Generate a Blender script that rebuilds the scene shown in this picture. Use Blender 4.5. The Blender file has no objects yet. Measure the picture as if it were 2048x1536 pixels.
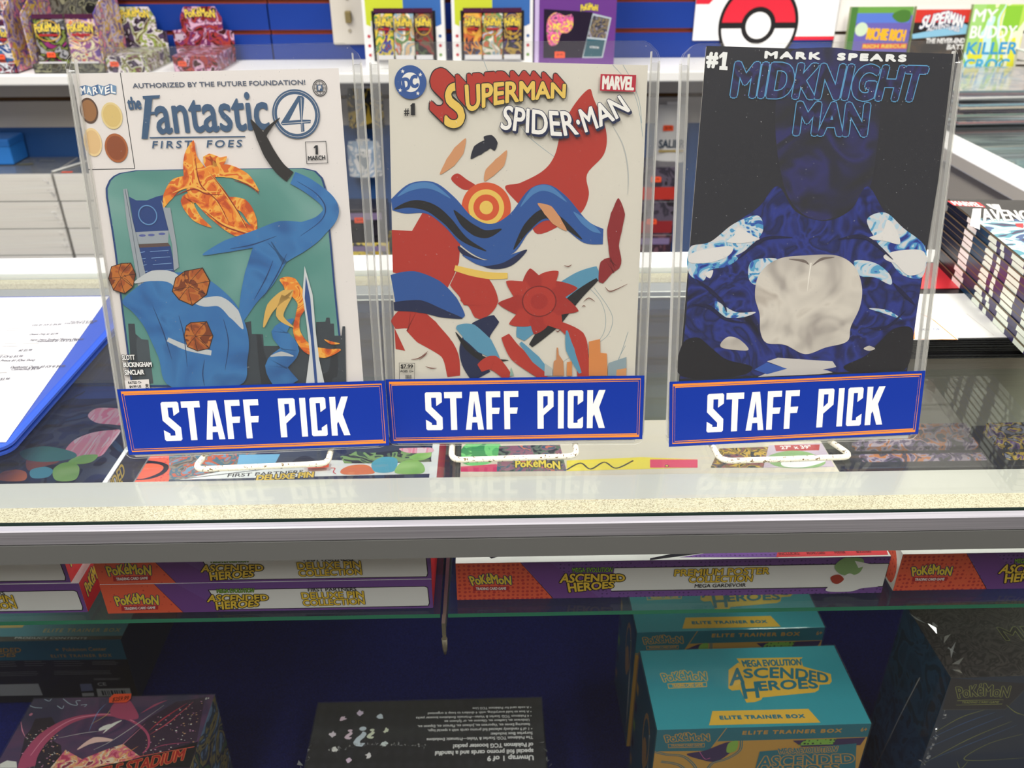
import bpy, bmesh, math, random
from mathutils import Vector, Matrix
from mathutils.geometry import tessellate_polygon
R = math.radians
random.seed(7)
sc = bpy.context.scene
col = sc.collection
# ---------------------------------------------------------------- camera, view, light
cd = bpy.data.cameras.new('camera'); cam = bpy.data.objects.new('camera', cd); col.objects.link(cam)
cd.sensor_width = 36.0; cd.lens = 1717.1 / 2048 * 36
cd.clip_start = .02
cam.matrix_world = (Matrix.Translation((0, 0, .3478)) @ Matrix.Rotation(R(-1.231), 4, 'Z')
                    @ Matrix.Rotation(R(90 - 29.205), 4, 'X') @ Matrix.Rotation(R(-.123), 4, 'Z'))
cd.dof.use_dof = True; cd.dof.focus_distance = .58; cd.dof.aperture_fstop = 13.0
sc.camera = cam
vs = sc.view_settings
vs.view_transform = 'Standard'; vs.look = 'None'; vs.gamma = 1; vs.use_curve_mapping = False
vs.exposure = -.32
sc.cycles.use_denoising = True
sc.cycles.transparent_max_bounces = 48
sc.cycles.max_bounces = 10
wd = bpy.data.worlds.new('world'); sc.world = wd; wd.use_nodes = True
wd.node_tree.nodes['Background'].inputs[0].default_value = (1, .98, .95, 1)
wd.node_tree.nodes['Background'].inputs[1].default_value = .12
def area(x, y, z, sx, sy, e, rot=(0, 0, 0), c=(1, .97, .92)):
    l = bpy.data.lights.new('ceiling_tube_light', 'AREA'); l.shape = 'RECTANGLE'; l.size = sx; l.size_y = sy; l.energy = e; l.color = c
    o = bpy.data.objects.new('ceiling_tube_light', l); col.objects.link(o); o.location = (x, y, z); o.rotation_euler = rot
    return o
for x, y, e in ((-.75, .2, 20), (.75, .2, 20), (-1.0, .85, 34), (1.0, .85, 26), (-.7, -.75, 27), (.7, -.75, 27)):
    area(x, y, 1.62, .35, 1.15, e)

# ---------------------------------------------------------------- materials
def lin(h, k=1.0):
    if isinstance(h, str):
        h = [int(h[i:i + 2], 16) / 255 for i in (0, 2, 4)]
    return [min(.92, k * (c / 12.92 if c <= .04045 else ((c + .055) / 1.055) ** 2.4)) for c in h] + [1]
_M = {}
def mat(h, rough=.5, k=1.15, metal=0.0, spec=.4, coat=0.0):
    key = (h, rough, k, metal, spec, coat)
    if key in _M: return _M[key]
    m = bpy.data.materials.new('ink_' + str(h)); m.use_nodes = True
    b = m.node_tree.nodes['Principled BSDF']
    b.inputs['Base Color'].default_value = lin(h, k); b.inputs['Roughness'].default_value = rough
    b.inputs['Metallic'].default_value = metal; b.inputs['Specular IOR Level'].default_value = spec
    b.inputs['Coat Weight'].default_value = coat; b.inputs['Coat Roughness'].default_value = .12
    _M[key] = m
    return m
def nodes(m):
    nt = m.node_tree
    def N(t, **kw):
        n = nt.nodes.new(t)
        for a, v in kw.items():
            if a[0] == '_': n.inputs[int(a[1:])].default_value = v
            else: setattr(n, a, v)
        return n
    return nt, N, nt.nodes['Principled BSDF'], nt.links.new
def ramp(N, cols, k=1.15, hard=True, lo=.3, hi=.7):
    r = N('ShaderNodeValToRGB'); cr = r.color_ramp; cr.interpolation = 'CONSTANT' if hard else 'LINEAR'
    n = len(cols)
    while len(cr.elements) < n: cr.elements.new(.5)
    for i, c in enumerate(cols):
        cr.elements[i].position = lo + (hi - lo) * i / max(1, n - (0 if hard else 1)) if i or not hard else 0
        cr.elements[i].color = lin(c, k)
    return r
def busy(cols, scale=60, seed=0, k=1.15, rough=.35, dist=1.5, hard=True, stretch=(1, 1, 1), detail=2.0, lo=.3, hi=.7):
    """printed multicolour artwork without any figure in it"""
    key = ('busy', tuple(cols), scale, seed, k, stretch, hard, dist)
    if key in _M: return _M[key]
    m = bpy.data.materials.new('print_multicolour'); m.use_nodes = True
    nt, N, b, L = nodes(m)
    tc = N('ShaderNodeTexCoord'); mp = N('ShaderNodeMapping'); mp.inputs['Location'].default_value = (seed * 1.37, seed * .71, seed * 2.3); mp.inputs['Scale'].default_value = stretch
    n = N('ShaderNodeTexNoise'); n.inputs['Scale'].default_value = scale; n.inputs['Detail'].default_value = detail; n.inputs['Distortion'].default_value = dist
    r = ramp(N, cols, k, hard, lo, hi)
    L(tc.outputs['Object'], mp.inputs[0]); L(mp.outputs[0], n.inputs['Vector']); L(n.outputs[0], r.inputs[0]); L(r.outputs[0], b.inputs['Base Color'])
    b.inputs['Roughness'].default_value = rough
    _M[key] = m
    return m
def dots(bg, fg, scale=150, size=.3, k=1.15, rough=.4):
    """halftone dots"""
    key = ('dots', bg, fg, scale, size, k)
    if key in _M: return _M[key]
    m = bpy.data.materials.new('print_halftone'); m.use_nodes = True
    nt, N, b, L = nodes(m)
    tc = N('ShaderNodeTexCoord'); v = N('ShaderNodeTexVoronoi', voronoi_dimensions='3D'); v.inputs['Scale'].default_value = scale; v.inputs['Randomness'].default_value = .25
    r = ramp(N, [fg, bg], k); r.color_ramp.elements[1].position = size
    L(tc.outputs['Object'], v.inputs['Vector']); L(v.outputs['Distance'], r.inputs[0]); L(r.outputs[0], b.inputs['Base Color'])
    b.inputs['Roughness'].default_value = rough
    _M[key] = m
    return m
def clear(name, tint=(1, 1, 1), base=.04, rough=.03, haze=0.0, hazecol=(.85, .86, .88), scratch=0.0):
    m = bpy.data.materials.new(name); m.use_nodes = True
    nt = m.node_tree; nt.nodes.clear()
    N = nt.nodes.new; L = nt.links.new
    out = N('ShaderNodeOutputMaterial'); tr = N('ShaderNodeBsdfTransparent'); tr.inputs[0].default_value = (*tint, 1)
    gl = N('ShaderNodeBsdfGlossy'); gl.inputs['Roughness'].default_value = rough
    lw = N('ShaderNodeLayerWeight'); lw.inputs[0].default_value = .5
    p = N('ShaderNodeMath'); p.operation = 'POWER'; p.inputs[1].default_value = 5
    q = N('ShaderNodeMath'); q.operation = 'MULTIPLY_ADD'; q.inputs[1].default_value = .9; q.inputs[2].default_value = base
    mx = N('ShaderNodeMixShader')
    L(lw.outputs['Facing'], p.inputs[0]); L(p.outputs[0], q.inputs[0]); L(q.outputs[0], mx.inputs[0])
    L(tr.outputs[0], mx.inputs[1]); L(gl.outputs[0], mx.inputs[2])
    last = mx
    if haze > 0 or scratch > 0:
        df = N('ShaderNodeBsdfDiffuse'); df.inputs[0].default_value = (*hazecol, 1)
        m2 = N('ShaderNodeMixShader'); m2.inputs[0].default_value = haze
        if scratch > 0:
            tc = N('ShaderNodeTexCoord')
            v = N('ShaderNodeTexNoise'); v.inputs['Scale'].default_value = 800; v.inputs['Detail'].default_value = 1
            s = N('ShaderNodeMapRange'); s.inputs[1].default_value = .775; s.inputs[2].default_value = .80; s.inputs[3].default_value = haze; s.inputs[4].default_value = haze + scratch
            L(tc.outputs['Object'], v.inputs['Vector']); L(v.outputs[0], s.inputs[0]); L(s.outputs[0], m2.inputs[0])
        L(mx.outputs[0], m2.inputs[1]); L(df.outputs[0], m2.inputs[2]); last = m2
    L(last.outputs[0], out.inputs[0])
    return m
PLASTIC = clear('clear_rigid_plastic', (.99, .99, .985), .03, .05, .014, scratch=.3)
WELD = clear('frosted_plastic_weld', (.95, .95, .94), .07, .12, .13)
EDGE = clear('cut_plastic_edge', (.95, .95, .93), .15, .2, .5, (.95, .94, .9))
GLASS = clear('counter_glass', (.965, .985, .975), .042, .012, .012, scratch=.12)
GLASS_EDGE = mat('1f3f34', .15, .6)
SHELF_GLASS = clear('shelf_glass', (.93, .98, .95), .045, .01, .01)
SHELF_EDGE = mat('3e9a78', .15, .75)
WRAP = clear('shrink_wrap_film', (.99, .99, .99), .06, .08, .012)
CREASE = clear('crumpled_film', (.9, .9, .9), .3, .15, .25)
POLYBAG = clear('poly_bag_film', (.98, .98, .98), .06, .1, .1)

# ---------------------------------------------------------------- objects
def link(name, me, parent=None):
    o = bpy.data.objects.new(name, me); col.objects.link(o)
    if parent: o.parent = parent
    return o
def tag(o, label, cat, group=None):
    o['label'] = label; o['category'] = cat
    if group: o['group'] = group
    return o
def thing(name, label, cat, loc=(0, 0, 0), rotz=0.0, group=None, mw=None):
    o = bpy.data.objects.new(name, None); col.objects.link(o); o.empty_display_size = .02
    if mw is not None: o.matrix_world = mw
    else: o.location = loc; o.rotation_euler = (0, 0, rotz)
    return tag(o, label, cat, group)
class MB:
    """collects shapes and links them as one mesh object"""
    def __init__(s): s.bm = bmesh.new(); s.mats = []
    def mi(s, m):
        if m not in s.mats: s.mats.append(m)
        return s.mats.index(m)
    def box(s, a, b, m, bev=0.0, seg=2, M=None, faces=None):
        """a, b: opposite corners; faces: {'+x': material ...}"""
        lo = [min(a[i], b[i]) for i in range(3)]; hi = [max(a[i], b[i]) for i in range(3)]
        r = bmesh.ops.create_cube(s.bm, size=1)
        vs_ = r['verts']
        for v in vs_:
            v.co = Vector([lo[i] + (v.co[i] + .5) * (hi[i] - lo[i]) for i in range(3)])
        fs = {f for v in vs_ for f in v.link_faces}
        for f in fs:
            f.material_index = s.mi(m)
            if faces:
                n = f.normal if f.normal.length > .5 else (f.normal_update() or f.normal)
                ax = max(range(3), key=lambda i: abs(n[i])); k = ('+' if n[ax] > 0 else '-') + 'xyz'[ax]
                if k in faces: f.material_index = s.mi(faces[k])
        new = vs_
        if bev:
            es = list({e for v in vs_ for e in v.link_edges})
            r = bmesh.ops.bevel(s.bm, geom=es, offset=bev, segments=seg, profile=.5, affect='EDGES')
            new = list({v for f in r['faces'] for v in f.verts} | {v for v in vs_ if v.is_valid})
        if M is not None:
            for v in new: v.co = M @ v.co
        return s
    def prism(s, pts, z0, z1, m, M=None, side=None, top=None):
        """outline pts (x, y) raised from z0 to z1"""
        a = [s.bm.verts.new((x, y, z0)) for x, y in pts]; b = [s.bm.verts.new((x, y, z1)) for x, y in pts]
        n = len(pts); i = s.mi(m); j = s.mi(side) if side else i; t = s.mi(top) if top else i
        f = s.bm.faces.new(a[::-1]); f.material_index = i
        f = s.bm.faces.new(b); f.material_index = t
        for q in range(n):
            f = s.bm.faces.new((a[q], a[(q + 1) % n], b[(q + 1) % n], b[q])); f.material_index = j
        if M is not None:
            for v in a + b: v.co = M @ v.co
        return s
    def tube(s, pts, r, m, n=10, closed=False, cap=True):
        pts = [Vector(p) for p in pts]; N_ = len(pts); i = s.mi(m); rings = []
        up = Vector((0, 0, 1))
        for k, p in enumerate(pts):
            a = pts[(k - 1) % N_] if (closed or k) else p; b = pts[(k + 1) % N_] if (closed or k < N_ - 1) else p
            t = (b - a).normalized()
            x = t.cross(up)
            if x.length < .2: x = t.cross(Vector((1, 0, 0)))
            x.normalize(); y = t.cross(x)
            rr = r[k] if isinstance(r, (list, tuple)) else r
            rings.append([s.bm.verts.new(p + (x * math.cos(2 * math.pi * q / n) + y * math.sin(2 * math.pi * q / n)) * rr) for q in range(n)])
        for k in range(N_ if closed else N_ - 1):
            A, B = rings[k], rings[(k + 1) % N_]
            # match the nearest start vertex so the tube does not twist
            sh = min(range(n), key=lambda q: (A[0].co - B[q].co).length)
            for q in range(n):
                f = s.bm.faces.new((A[q], A[(q + 1) % n], B[(q + 1 + sh) % n], B[(q + sh) % n])); f.material_index = i; f.smooth = True
        if cap and not closed:
            for rg in (rings[0], rings[-1]):
                f = s.bm.faces.new(rg); f.material_index = i
        return s
    def grid(s, fn, nu, nv, m, smooth=True):
        g = [[s.bm.verts.new(fn(i / nu, j / nv)) for j in range(nv + 1)] for i in range(nu + 1)]; k = s.mi(m)
        for i in range(nu):
            for j in range(nv):
                f = s.bm.faces.new((g[i][j], g[i + 1][j], g[i + 1][j + 1], g[i][j + 1])); f.material_index = k; f.smooth = smooth
        return s
    def build(s, name, parent=None, recalc=True):
        if recalc: bmesh.ops.recalc_face_normals(s.bm, faces=s.bm.faces)
        me = bpy.data.meshes.new(name); s.bm.to_mesh(me); s.bm.free()
        for m in s.mats: me.materials.append(m)
        return link(name, me, parent)
def rounded(w, h, r, n=6, x0=0.0, y0=0.0):
    """rounded rectangle outline centred on (x0, y0)"""
    out = []
    for cx, cy, a in ((w / 2 - r, h / 2 - r, 0), (-w / 2 + r, h / 2 - r, 90), (-w / 2 + r, -h / 2 + r, 180), (w / 2 - r, -h / 2 + r, 270)):
        for k in range(n + 1):
            t = R(a + 90 * k / n); out.append((x0 + cx + r * math.cos(t), y0 + cy + r * math.sin(t)))
    return out
def fillet(pts, r, n=6):
    """polyline with rounded corners"""
    P = [Vector(p) for p in pts]; out = [P[0]]
    for a, b, c in zip(P, P[1:], P[2:]):
        u = (a - b).normalized(); v = (c - b).normalized(); d = min(r, (a - b).length * .45, (c - b).length * .45)
        p, q = b + u * d, b + v * d
        for k in range(n + 1):
            t = k / n; out.append(p * (1 - t) ** 2 + b * 2 * t * (1 - t) + q * t * t)
    return out + [P[-1]]
def smooth(pts, n=6, closed=True):
    """Catmull-Rom curve through 2D points"""
    N_ = len(pts); out = []
    for i in range(N_ if closed else N_ - 1):
        g = lambda k: pts[k % N_] if closed else pts[min(max(k, 0), N_ - 1)]
        p0, p1, p2, p3 = g(i - 1), g(i), g(i + 1), g(i + 2)
        for k in range(n):
            t = k / n
            out.append(tuple(.5 * (2 * p1[c] + (p2[c] - p0[c]) * t + (2 * p0[c] - 5 * p1[c] + 4 * p2[c] - p3[c]) * t * t + (3 * p1[c] - p0[c] - 3 * p2[c] + p3[c]) * t ** 3) for c in (0, 1)))
    if not closed: out.append(tuple(pts[-1]))
    return out
_T = {}
def glyphs(sx, res=3, space=1.0):
    if (sx, res, space) in _T: return _T[sx, res, space]
    c = bpy.data.curves.new('t', 'FONT'); c.body = sx; c.resolution_u = res; c.space_character = space
    o = bpy.data.objects.new('t', c); me = bpy.data.meshes.new_from_object(o)
    v = [(p.co.x, p.co.y) for p in me.vertices]; f = [tuple(p.vertices) for p in me.polygons]
    bpy.data.objects.remove(o); bpy.data.meshes.remove(me); bpy.data.curves.remove(c)
    x0 = min(p[0] for p in v); x1 = max(p[0] for p in v); y1 = max(p[1] for p in v)
    _T[sx, res, space] = (v, f, x0, x1, y1)
    return _T[sx, res, space]
# hand-cut condensed capitals (grid: 220 high, y down)
CUT = {
 'S': ([(8,0),(90,0),(98,8),(98,58),(64,80),(64,32),(36,32),(36,84),(98,146),(98,212),(90,220),(8,220),(0,212),(0,158),(34,178),(34,190),(62,190),(62,166),(0,104),(0,8)], None, 98),
 'T': ([(0,0),(104,0),(104,36),(70,36),(70,220),(34,220),(34,36),(0,36)], None, 104),
 'A': ([(28,0),(74,0),(104,220),(70,220),(66,178),(36,178),(32,220),(-2,220)], [(51,52),(62,146),(40,146)], 104),
 'F': ([(0,0),(84,0),(84,34),(34,34),(34,94),(80,94),(74,130),(34,130),(34,220),(0,220)], None, 84),
 'P': ([(0,0),(86,0),(94,8),(94,92),(36,142),(36,220),(0,220)], [(34,32),(60,32),(60,80),(34,104)], 94),
 'I': ([(0,0),(34,0),(34,220),(0,220)], None, 34),
 'C': ([(8,0),(82,0),(90,8),(90,62),(58,84),(58,32),(34,32),(34,188),(58,188),(58,172),(90,152),(90,212),(82,220),(8,220),(0,212),(0,8)], None, 90),
 'K': ([(0,0),(34,0),(34,80),(68,0),(106,0),(70,100),(106,220),(70,220),(42,140),(34,154),(34,220),(0,220)], None, 106)}
class Art:
    """flat printed artwork: layers of ink in one plane, linked as ONE mesh. Units 0.1 mm; x right, y up, z out of the paper."""
    U = 1e-4
    def __init__(s): s.v = []; s.f = []; s.i = []; s.m = []; s.k = 0.0; s.clip = None
    def mi(s, m):
        if isinstance(m, str): m = mat(m)
        if m not in s.m: s.m.append(m)
        return s.m.index(m)
    def up(s, d=.14): s.k += d
    def raw(s, pts, faces, m, dz=0.0):
        b = len(s.v); z = (s.k + dz)
        if s.clip: pts = [(max(-s.clip[0], min(s.clip[0], x)), max(s.clip[1], min(s.clip[2], y))) for x, y in pts]
        s.v += [(x, y, z) for x, y in pts]; s.f += [tuple(b + q for q in f) for f in faces]; s.i += [s.mi(m)] * len(faces)
    def poly(s, pts, m, hole=None):
        s.up()
        loops = [[Vector((x, y, 0)) for x, y in pts]]
        if hole: loops.append([Vector((x, y, 0)) for x, y in hole])
        if len(pts) <= 4 and not hole: s.raw(pts, [tuple(range(len(pts)))], m)
        else: s.raw(list(pts) + list(hole or []), tessellate_polygon(loops), m)
        return s
    def rect(s, x0, y0, x1, y1, m): return s.poly([(x0, y0), (x1, y0), (x1, y1), (x0, y1)], m)
    def blob(s, pts, m, n=6): return s.poly(smooth(pts, n), m)
    def disc(s, x, y, rx, m, ry=None, n=32, rot=0.0, hole=0.0):
        ry = rx if ry is None else ry
        c, q = math.cos(rot), math.sin(rot)
        e = lambda k: [(x + c * rx * k * math.cos(2 * math.pi * i / n) - q * ry * k * math.sin(2 * math.pi * i / n), y + q * rx * k * math.cos(2 * math.pi * i / n) + c * ry * k * math.sin(2 * math.pi * i / n)) for i in range(n)]
        if hole:
            s.up(); a = e(1); b = e(hole)
            s.raw(a + b, [(i, (i + 1) % n, n + (i + 1) % n, n + i) for i in range(n)], m)
            return s
        return s.poly(e(1), m)
    def line(s, pts, w, m, closed=False, sm=False):
        """stroke; w: a width or (start, ..., end) widths"""
        if sm: pts = smooth(pts, 6, closed)
        n = len(pts); L_, R_ = [], []
        ws = [w] * n if not isinstance(w, (tuple, list)) else [w[min(len(w) - 1, int(t := i / max(1, n - 1) * (len(w) - 1)))] * (1 - (t - int(t))) + w[min(len(w) - 1, int(t) + 1)] * (t - int(t)) for i in range(n)]
        for i, p in enumerate(pts):
            a = pts[(i - 1) % n] if (closed or i) else p; b = pts[(i + 1) % n] if (closed or i < n - 1) else p
            dx, dy = b[0] - a[0], b[1] - a[1]; l = math.hypot(dx, dy) or 1
            nx, ny = -dy / l * ws[i] / 2, dx / l * ws[i] / 2
            if (closed or 0 < i < n - 1):
                d1 = (p[0] - a[0], p[1] - a[1]); l1 = math.hypot(*d1) or 1
                co = abs((-d1[1] / l1) * (-dy / l) + (d1[0] / l1) * (dx / l)); k = 1 / max(.5, co); nx *= k; ny *= k
            L_.append((p[0] + nx, p[1] + ny)); R_.append((p[0] - nx, p[1] - ny))
        s.up(); e = n if closed else n - 1
        s.raw(L_ + R_, [(i, (i + 1) % n, n + (i + 1) % n, n + i) for i in range(e)], m)
        return s
    def frame(s, pts, w, m): return s.line(pts, w, m, closed=True)
    def _put(s, v, f, m, bold, shift=(0, 0)):
        n = 8 if bold else 1
        for q in range(n + (1 if bold else 0)):
            a = 2 * math.pi * q / 8; r = bold if q < n else 0
            s.raw([(x + shift[0] + r * math.cos(a), y + shift[1] + r * math.sin(a)) for x, y in v], f, m, .015 * (q % 9))
    def text(s, t, P, m, bold=0.0, line=0.0, lm=None, res=3, space=1.0, ext=None, em=None, shear=0.0):
        """P: 3 points (baseline start, baseline end, a point at cap height), 4 points (top left, top right, bottom right, bottom left)
        or (bottom curve, top curve). bold, line in 0.1 mm: thickened strokes, outline in lm. ext: extrusion shift."""
        v, f, x0, x1, y1 = glyphs(t, res, space)
        if isinstance(P[0][0], (tuple, list)):
            lo, hi = P
        elif len(P) == 4: lo, hi = [P[3], P[2]], [P[0], P[1]]
        else:
            a, b, c = P; dx, dy = b[0] - a[0], b[1] - a[1]; l = math.hypot(dx, dy); nx, ny = -dy / l, dx / l
            h = (c[0] - a[0]) * nx + (c[1] - a[1]) * ny
            lo = [a, b]; hi = [(a[0] + nx * h, a[1] + ny * h), (b[0] + nx * h, b[1] + ny * h)]
        def at(pl, u):
            if len(pl) == 2: return pl[0][0] + (pl[1][0] - pl[0][0]) * u, pl[0][1] + (pl[1][1] - pl[0][1]) * u
            q = min(len(pl) - 2, max(0, int(u * (len(pl) - 1)))); t_ = u * (len(pl) - 1) - q
            return pl[q][0] + (pl[q + 1][0] - pl[q][0]) * t_, pl[q][1] + (pl[q + 1][1] - pl[q][1]) * t_
        out = []
        for x, y in v:
            u = (x - x0) / max(1e-6, x1 - x0); w = y / y1; p, q = at(lo, u), at(hi, u)
            out.append((p[0] + (q[0] - p[0]) * w + shear * w, p[1] + (q[1] - p[1]) * w))
        s.up(.2)
        if ext:
            n = 10
            for k in range(n, 0, -1):
                s.raw([], [], em); s._put(out, f, lm or em, bold + line, (ext[0] * k / n, ext[1] * k / n)); s.up(.16)
            for k in range(n, 0, -1):
                s._put(out, f, em, bold, (ext[0] * k / n, ext[1] * k / n)); s.up(.16)
        if line:
            s._put(out, f, lm, bold + line); s.up(.2)
        s._put(out, f, m, bold); s.up(.16)
        return s
    def cut(s, word, x, y, h, m, gaps, angle=0.0):
        """hand-cut capitals; gaps: letter x offsets on the 220 grid"""
        k = h / 220; c, q = math.cos(angle), math.sin(angle)
        F = lambda a, b: (x + c * a * k + q * b * k, y + q * a * k - c * b * k + 0)
        for ch, g in zip(word, gaps):
            o, hole, w = CUT[ch]
            s.poly([F(a + g, b - 220) for a, b in o], m, [F(a + g, b - 220) for a, b in hole] if hole else None)
        return s
    def build(s, name, parent, o, ex, ey, lift=0.0):
        o, ex, ey = Vector(o), Vector(ex).normalized(), Vector(ey).normalized(); n = ex.cross(ey)
        me = bpy.data.meshes.new(name)
        me.from_pydata([tuple(o + ex * x * s.U + ey * y * s.U + n * (lift + z * s.U)) for x, y, z in s.v], [], s.f)
        for m in s.m: me.materials.append(m if not isinstance(m, str) else mat(m))
        me.polygons.foreach_set('material_index', s.i)
        # every face looks out of the paper
        bm = bmesh.new(); bm.from_mesh(me)
        for f in bm.faces:
            f.normal_update()
            if f.normal.dot(n) < 0: f.normal_flip()
        bm.to_mesh(me); bm.free()
        return link(name, me, parent)
FACES = {'front': ((1, 0, 0), (0, 0, 1)), 'top': ((1, 0, 0), (0, 1, 0)), 'right': ((0, 1, 0), (0, 0, 1)), 'left': ((0, -1, 0), (0, 0, 1))}
def face(d, w, dp, h):
    return {'front': (0, -dp / 2, 0), 'top': (0, 0, h), 'right': (w / 2, 0, 0), 'left': (-w / 2, 0, 0)}[d]

# name: centre x, centre y, base z, yaw (deg), width, depth, height
POSE = {
 'DX1': (-.1730, .6175, -.1210, 0, .246, .255, .0287), 'DX2': (-.1728, .6180, -.0922, 0, .246, .255, .0287),
 'DL1': (-.4350, .6195, -.1210, 0, .246, .255, .0287), 'DL2': (-.4410, .6205, -.0922, 0, .246, .255, .0287),
 'PO1': (.1330, .5980, -.1210, 0, .330, .200, .0365), 'PO2': (.4730, .5430, -.1210, 0, .330, .086, .0365),
 'ET1': (.2330, .5550, -.4570, .7, .1909, .0918, .170), 'ET2': (.2320, .6710, -.4570, .7, .1895, .0918, .170),
 'DRK': (.4980, .5740, -.4570, 1.0, .200, .0915, .207), 'SUR': (-.0725, .5600, -.4570, .4, .233, .130, .077),
 'CTY': (-.3730, .5425, -.4570, .3, .178, .120, .117), 'BOK': (.5330, .7015, .0195, -5.5, .170, .260, .0670), 'ETL': (-.5130, .7850, -.4570, 0, .190, .170, .0965)}
# toploaders: x, y, z, yaw, lean, spin (deg)
TOP = {'T1': (-.17125, .51642, .0050, 2.161, 14.111, .595), 'T2': (.01415, .52316, .0043, -1.0857, 11.616, .1354), 'T3': (.21603, .52108, .0040, 1.3077, 13.232, .1403)}
TW, TH = .1853, .2735

# ================================================================ the room
def struct(name, mb, parent=None):
    o = mb.build(name, parent)
    if parent is None: o['kind'] = 'structure'
    return o
WY = 1.90
CREAM = mat('e9e4da', .5, 1.1); CEIL = mat('e6e3de', .7, 1.0)
m = MB().box((-2.6, -2.4, -.97), (2.6, WY + .05, -.95), mat('4a443e', .5, 1.0)); struct('floor', m)
m = MB().box((-2.6, -2.4, 1.66), (2.6, WY + .05, 1.70), CEIL); struct('ceiling', m)
m = MB().box((-2.65, -2.4, -.95), (-2.6, WY, 1.66), CREAM); struct('wall_left', m)
m = MB().box((2.6, -2.4, -.95), (2.65, WY, 1.66), CREAM); struct('wall_right', m)
m = MB().box((-2.6, -2.45, -.95), (2.6, -2.4, 1.66), mat('5c5a56', .6, 1.0)); struct('wall_front', m)
# rear wall of grooved slat panels: blue above the shelf, pale below, navy at the bottom, white on the right
BLUE = mat('173a90', .35, 1.0); ORANGE = mat('c4562c', .5, 1.0); PALE = mat('cfcac4', .5, 1.0); BROWN = mat('6a4a26', .6, 1.0)
DEEP = mat('2d5c9c', .5, .9); WHITE = mat('ece8e2', .45, 1.1); DGROOVE = mat('4a3524', .6, 1.0)
wall = MB()
def slats(x0, x1, z0, z1, first, pitch, m, gm, gap=.009, d=.012):
    """boards separated by T grooves; first: z of one groove's centre"""
    z = first - pitch * math.ceil((first - z0) / pitch); cuts = []
    while z < z1:
        if z0 < z: cuts.append(z)
        z += pitch
    lo = z0
    for c in cuts + [z1 + gap / 2]:
        wall.box((x0, WY - d, lo), (x1, WY + .02, min(z1, c - gap / 2)), m)
        if c < z1: wall.box((x0, WY - .003, c - gap / 2), (x1, WY + .02, c + gap / 2), gm)
        lo = c + gap / 2
for xa, xb in ((-2.6, -1.54), (-1.537, -.4520), (-.4490, .707)):
    slats(xa, xb, .066, 1.66, .1205, .0579, BLUE, ORANGE)
slats(-2.6, .707, -.066, .066, -.008, .2, PALE, BROWN)
wall.box((-2.6, WY - .012, -.95), (.707, WY + .02, -.066), DEEP)
slats(.710, 2.6, -.95, 1.66, .1138, .0672, WHITE, DGROOVE, .007)
wb = wall.build('wall_back'); wb['kind'] = 'structure'

# ================================================================ glass display case
case = thing('display_case', 'glass topped display case with brushed metal front rim and navy lined floor', 'display case', (0, 0, 0))
ALU = bpy.data.materials.new('brushed_aluminium'); ALU.use_nodes = True
nt, N, b, L = nodes(ALU)
tc = N('ShaderNodeTexCoord'); mp = N('ShaderNodeMapping'); mp.inputs['Scale'].default_value = (2, 300, 300)
n = N('ShaderNodeTexNoise'); n.inputs['Scale'].default_value = 3; n.inputs['Detail'].default_value = 3
r = N('ShaderNodeValToRGB'); r.color_ramp.elements[0].color = lin('9c9aa2', 1.0); r.color_ramp.elements[1].color = lin('b4b2ba', 1.0); r.color_ramp.elements[0].position = .35; r.color_ramp.elements[1].position = .65
L(tc.outputs['Object'], mp.inputs[0]); L(mp.outputs[0], n.inputs['Vector']); L(n.outputs[0], r.inputs[0]); L(r.outputs[0], b.inputs['Base Color'])
b.inputs['Metallic'].default_value = .35; b.inputs['Roughness'].default_value = .42
ALU2 = mat('80817f', .45, 1.0, .25)
SATIN = mat('c8c5bc', .3, .9, .3)
TAPE = bpy.data.materials.new('speckled_foam_tape'); TAPE.use_nodes = True
nt, N, b, L = nodes(TAPE)
tc = N('ShaderNodeTexCoord'); n = N('ShaderNodeTexNoise'); n.inputs['Scale'].default_value = 1100; n.inputs['Detail'].default_value = 2
r = N('ShaderNodeValToRGB'); r.color_ramp.elements[0].color = lin('9a8b68', .8); r.color_ramp.elements[1].color = lin('ddd2b6', .8); r.color_ramp.elements[0].position = .32; r.color_ramp.elements[1].position = .55
L(tc.outputs['Object'], n.inputs['Vector']); L(n.outputs[0], r.inputs[0]); L(r.outputs[0], b.inputs['Base Color']); b.inputs['Roughness'].default_value = .8
X0, X1 = -.80, .725
YF, YR = .447, .925
m = MB(); m.box((X0, YF, -.006), (X1, YR - .045, 0), GLASS, faces={'-y': GLASS_EDGE}); m.build('glass_top', case)
m = MB()   # front rim: top lip, upper band, lower band
m.box((X0, .4400, -.0134), (X1, .4465, -.0018), ALU, .0008, 1)
m.box((X0, .4399, -.0290), (X1, .4475, -.0137), ALU2)
m.build('front_rim', case)
m = MB(); m.box((X0, .4480, -.0085), (X1, .500, -.0064), SATIN, .0008, 1); m.box((X0, .4478, -.0290), (X1, .4498, -.0088), ALU2); m.build('front_flange', case)
m = MB(); m.box((X0, .4470, -.0063), (X1, .4705, -.0061), TAPE); m.build('foam_tape', case)
m = MB(); m.box((X0, .828, -.0085), (X1, .879, -.0064), SATIN, .0008, 1); m.box((X0, .815, -.022), (X1, .828, -.0066), ALU2, .001, 1); m.build('rear_flange', case)
m = MB(); m.box((X0, .852, -.0063), (X1, .878, -.0061), TAPE); m.build('foam_tape', case)
m = MB(); m.box((X0, .8805, -.030), (X1, .926, .0005), mat('f4f1ea', .4, 1.15), .001, 2); m.build('rear_ledge', case)
m = MB(); m.box((X0, .4425, -.47), (X1, .4465, -.0295), clear('front_pane_glass', (.975, .985, .98), .035, .01)); m.build('front_pane', case)
NAVY = bpy.data.materials.new('navy_felt'); NAVY.use_nodes = True
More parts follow.
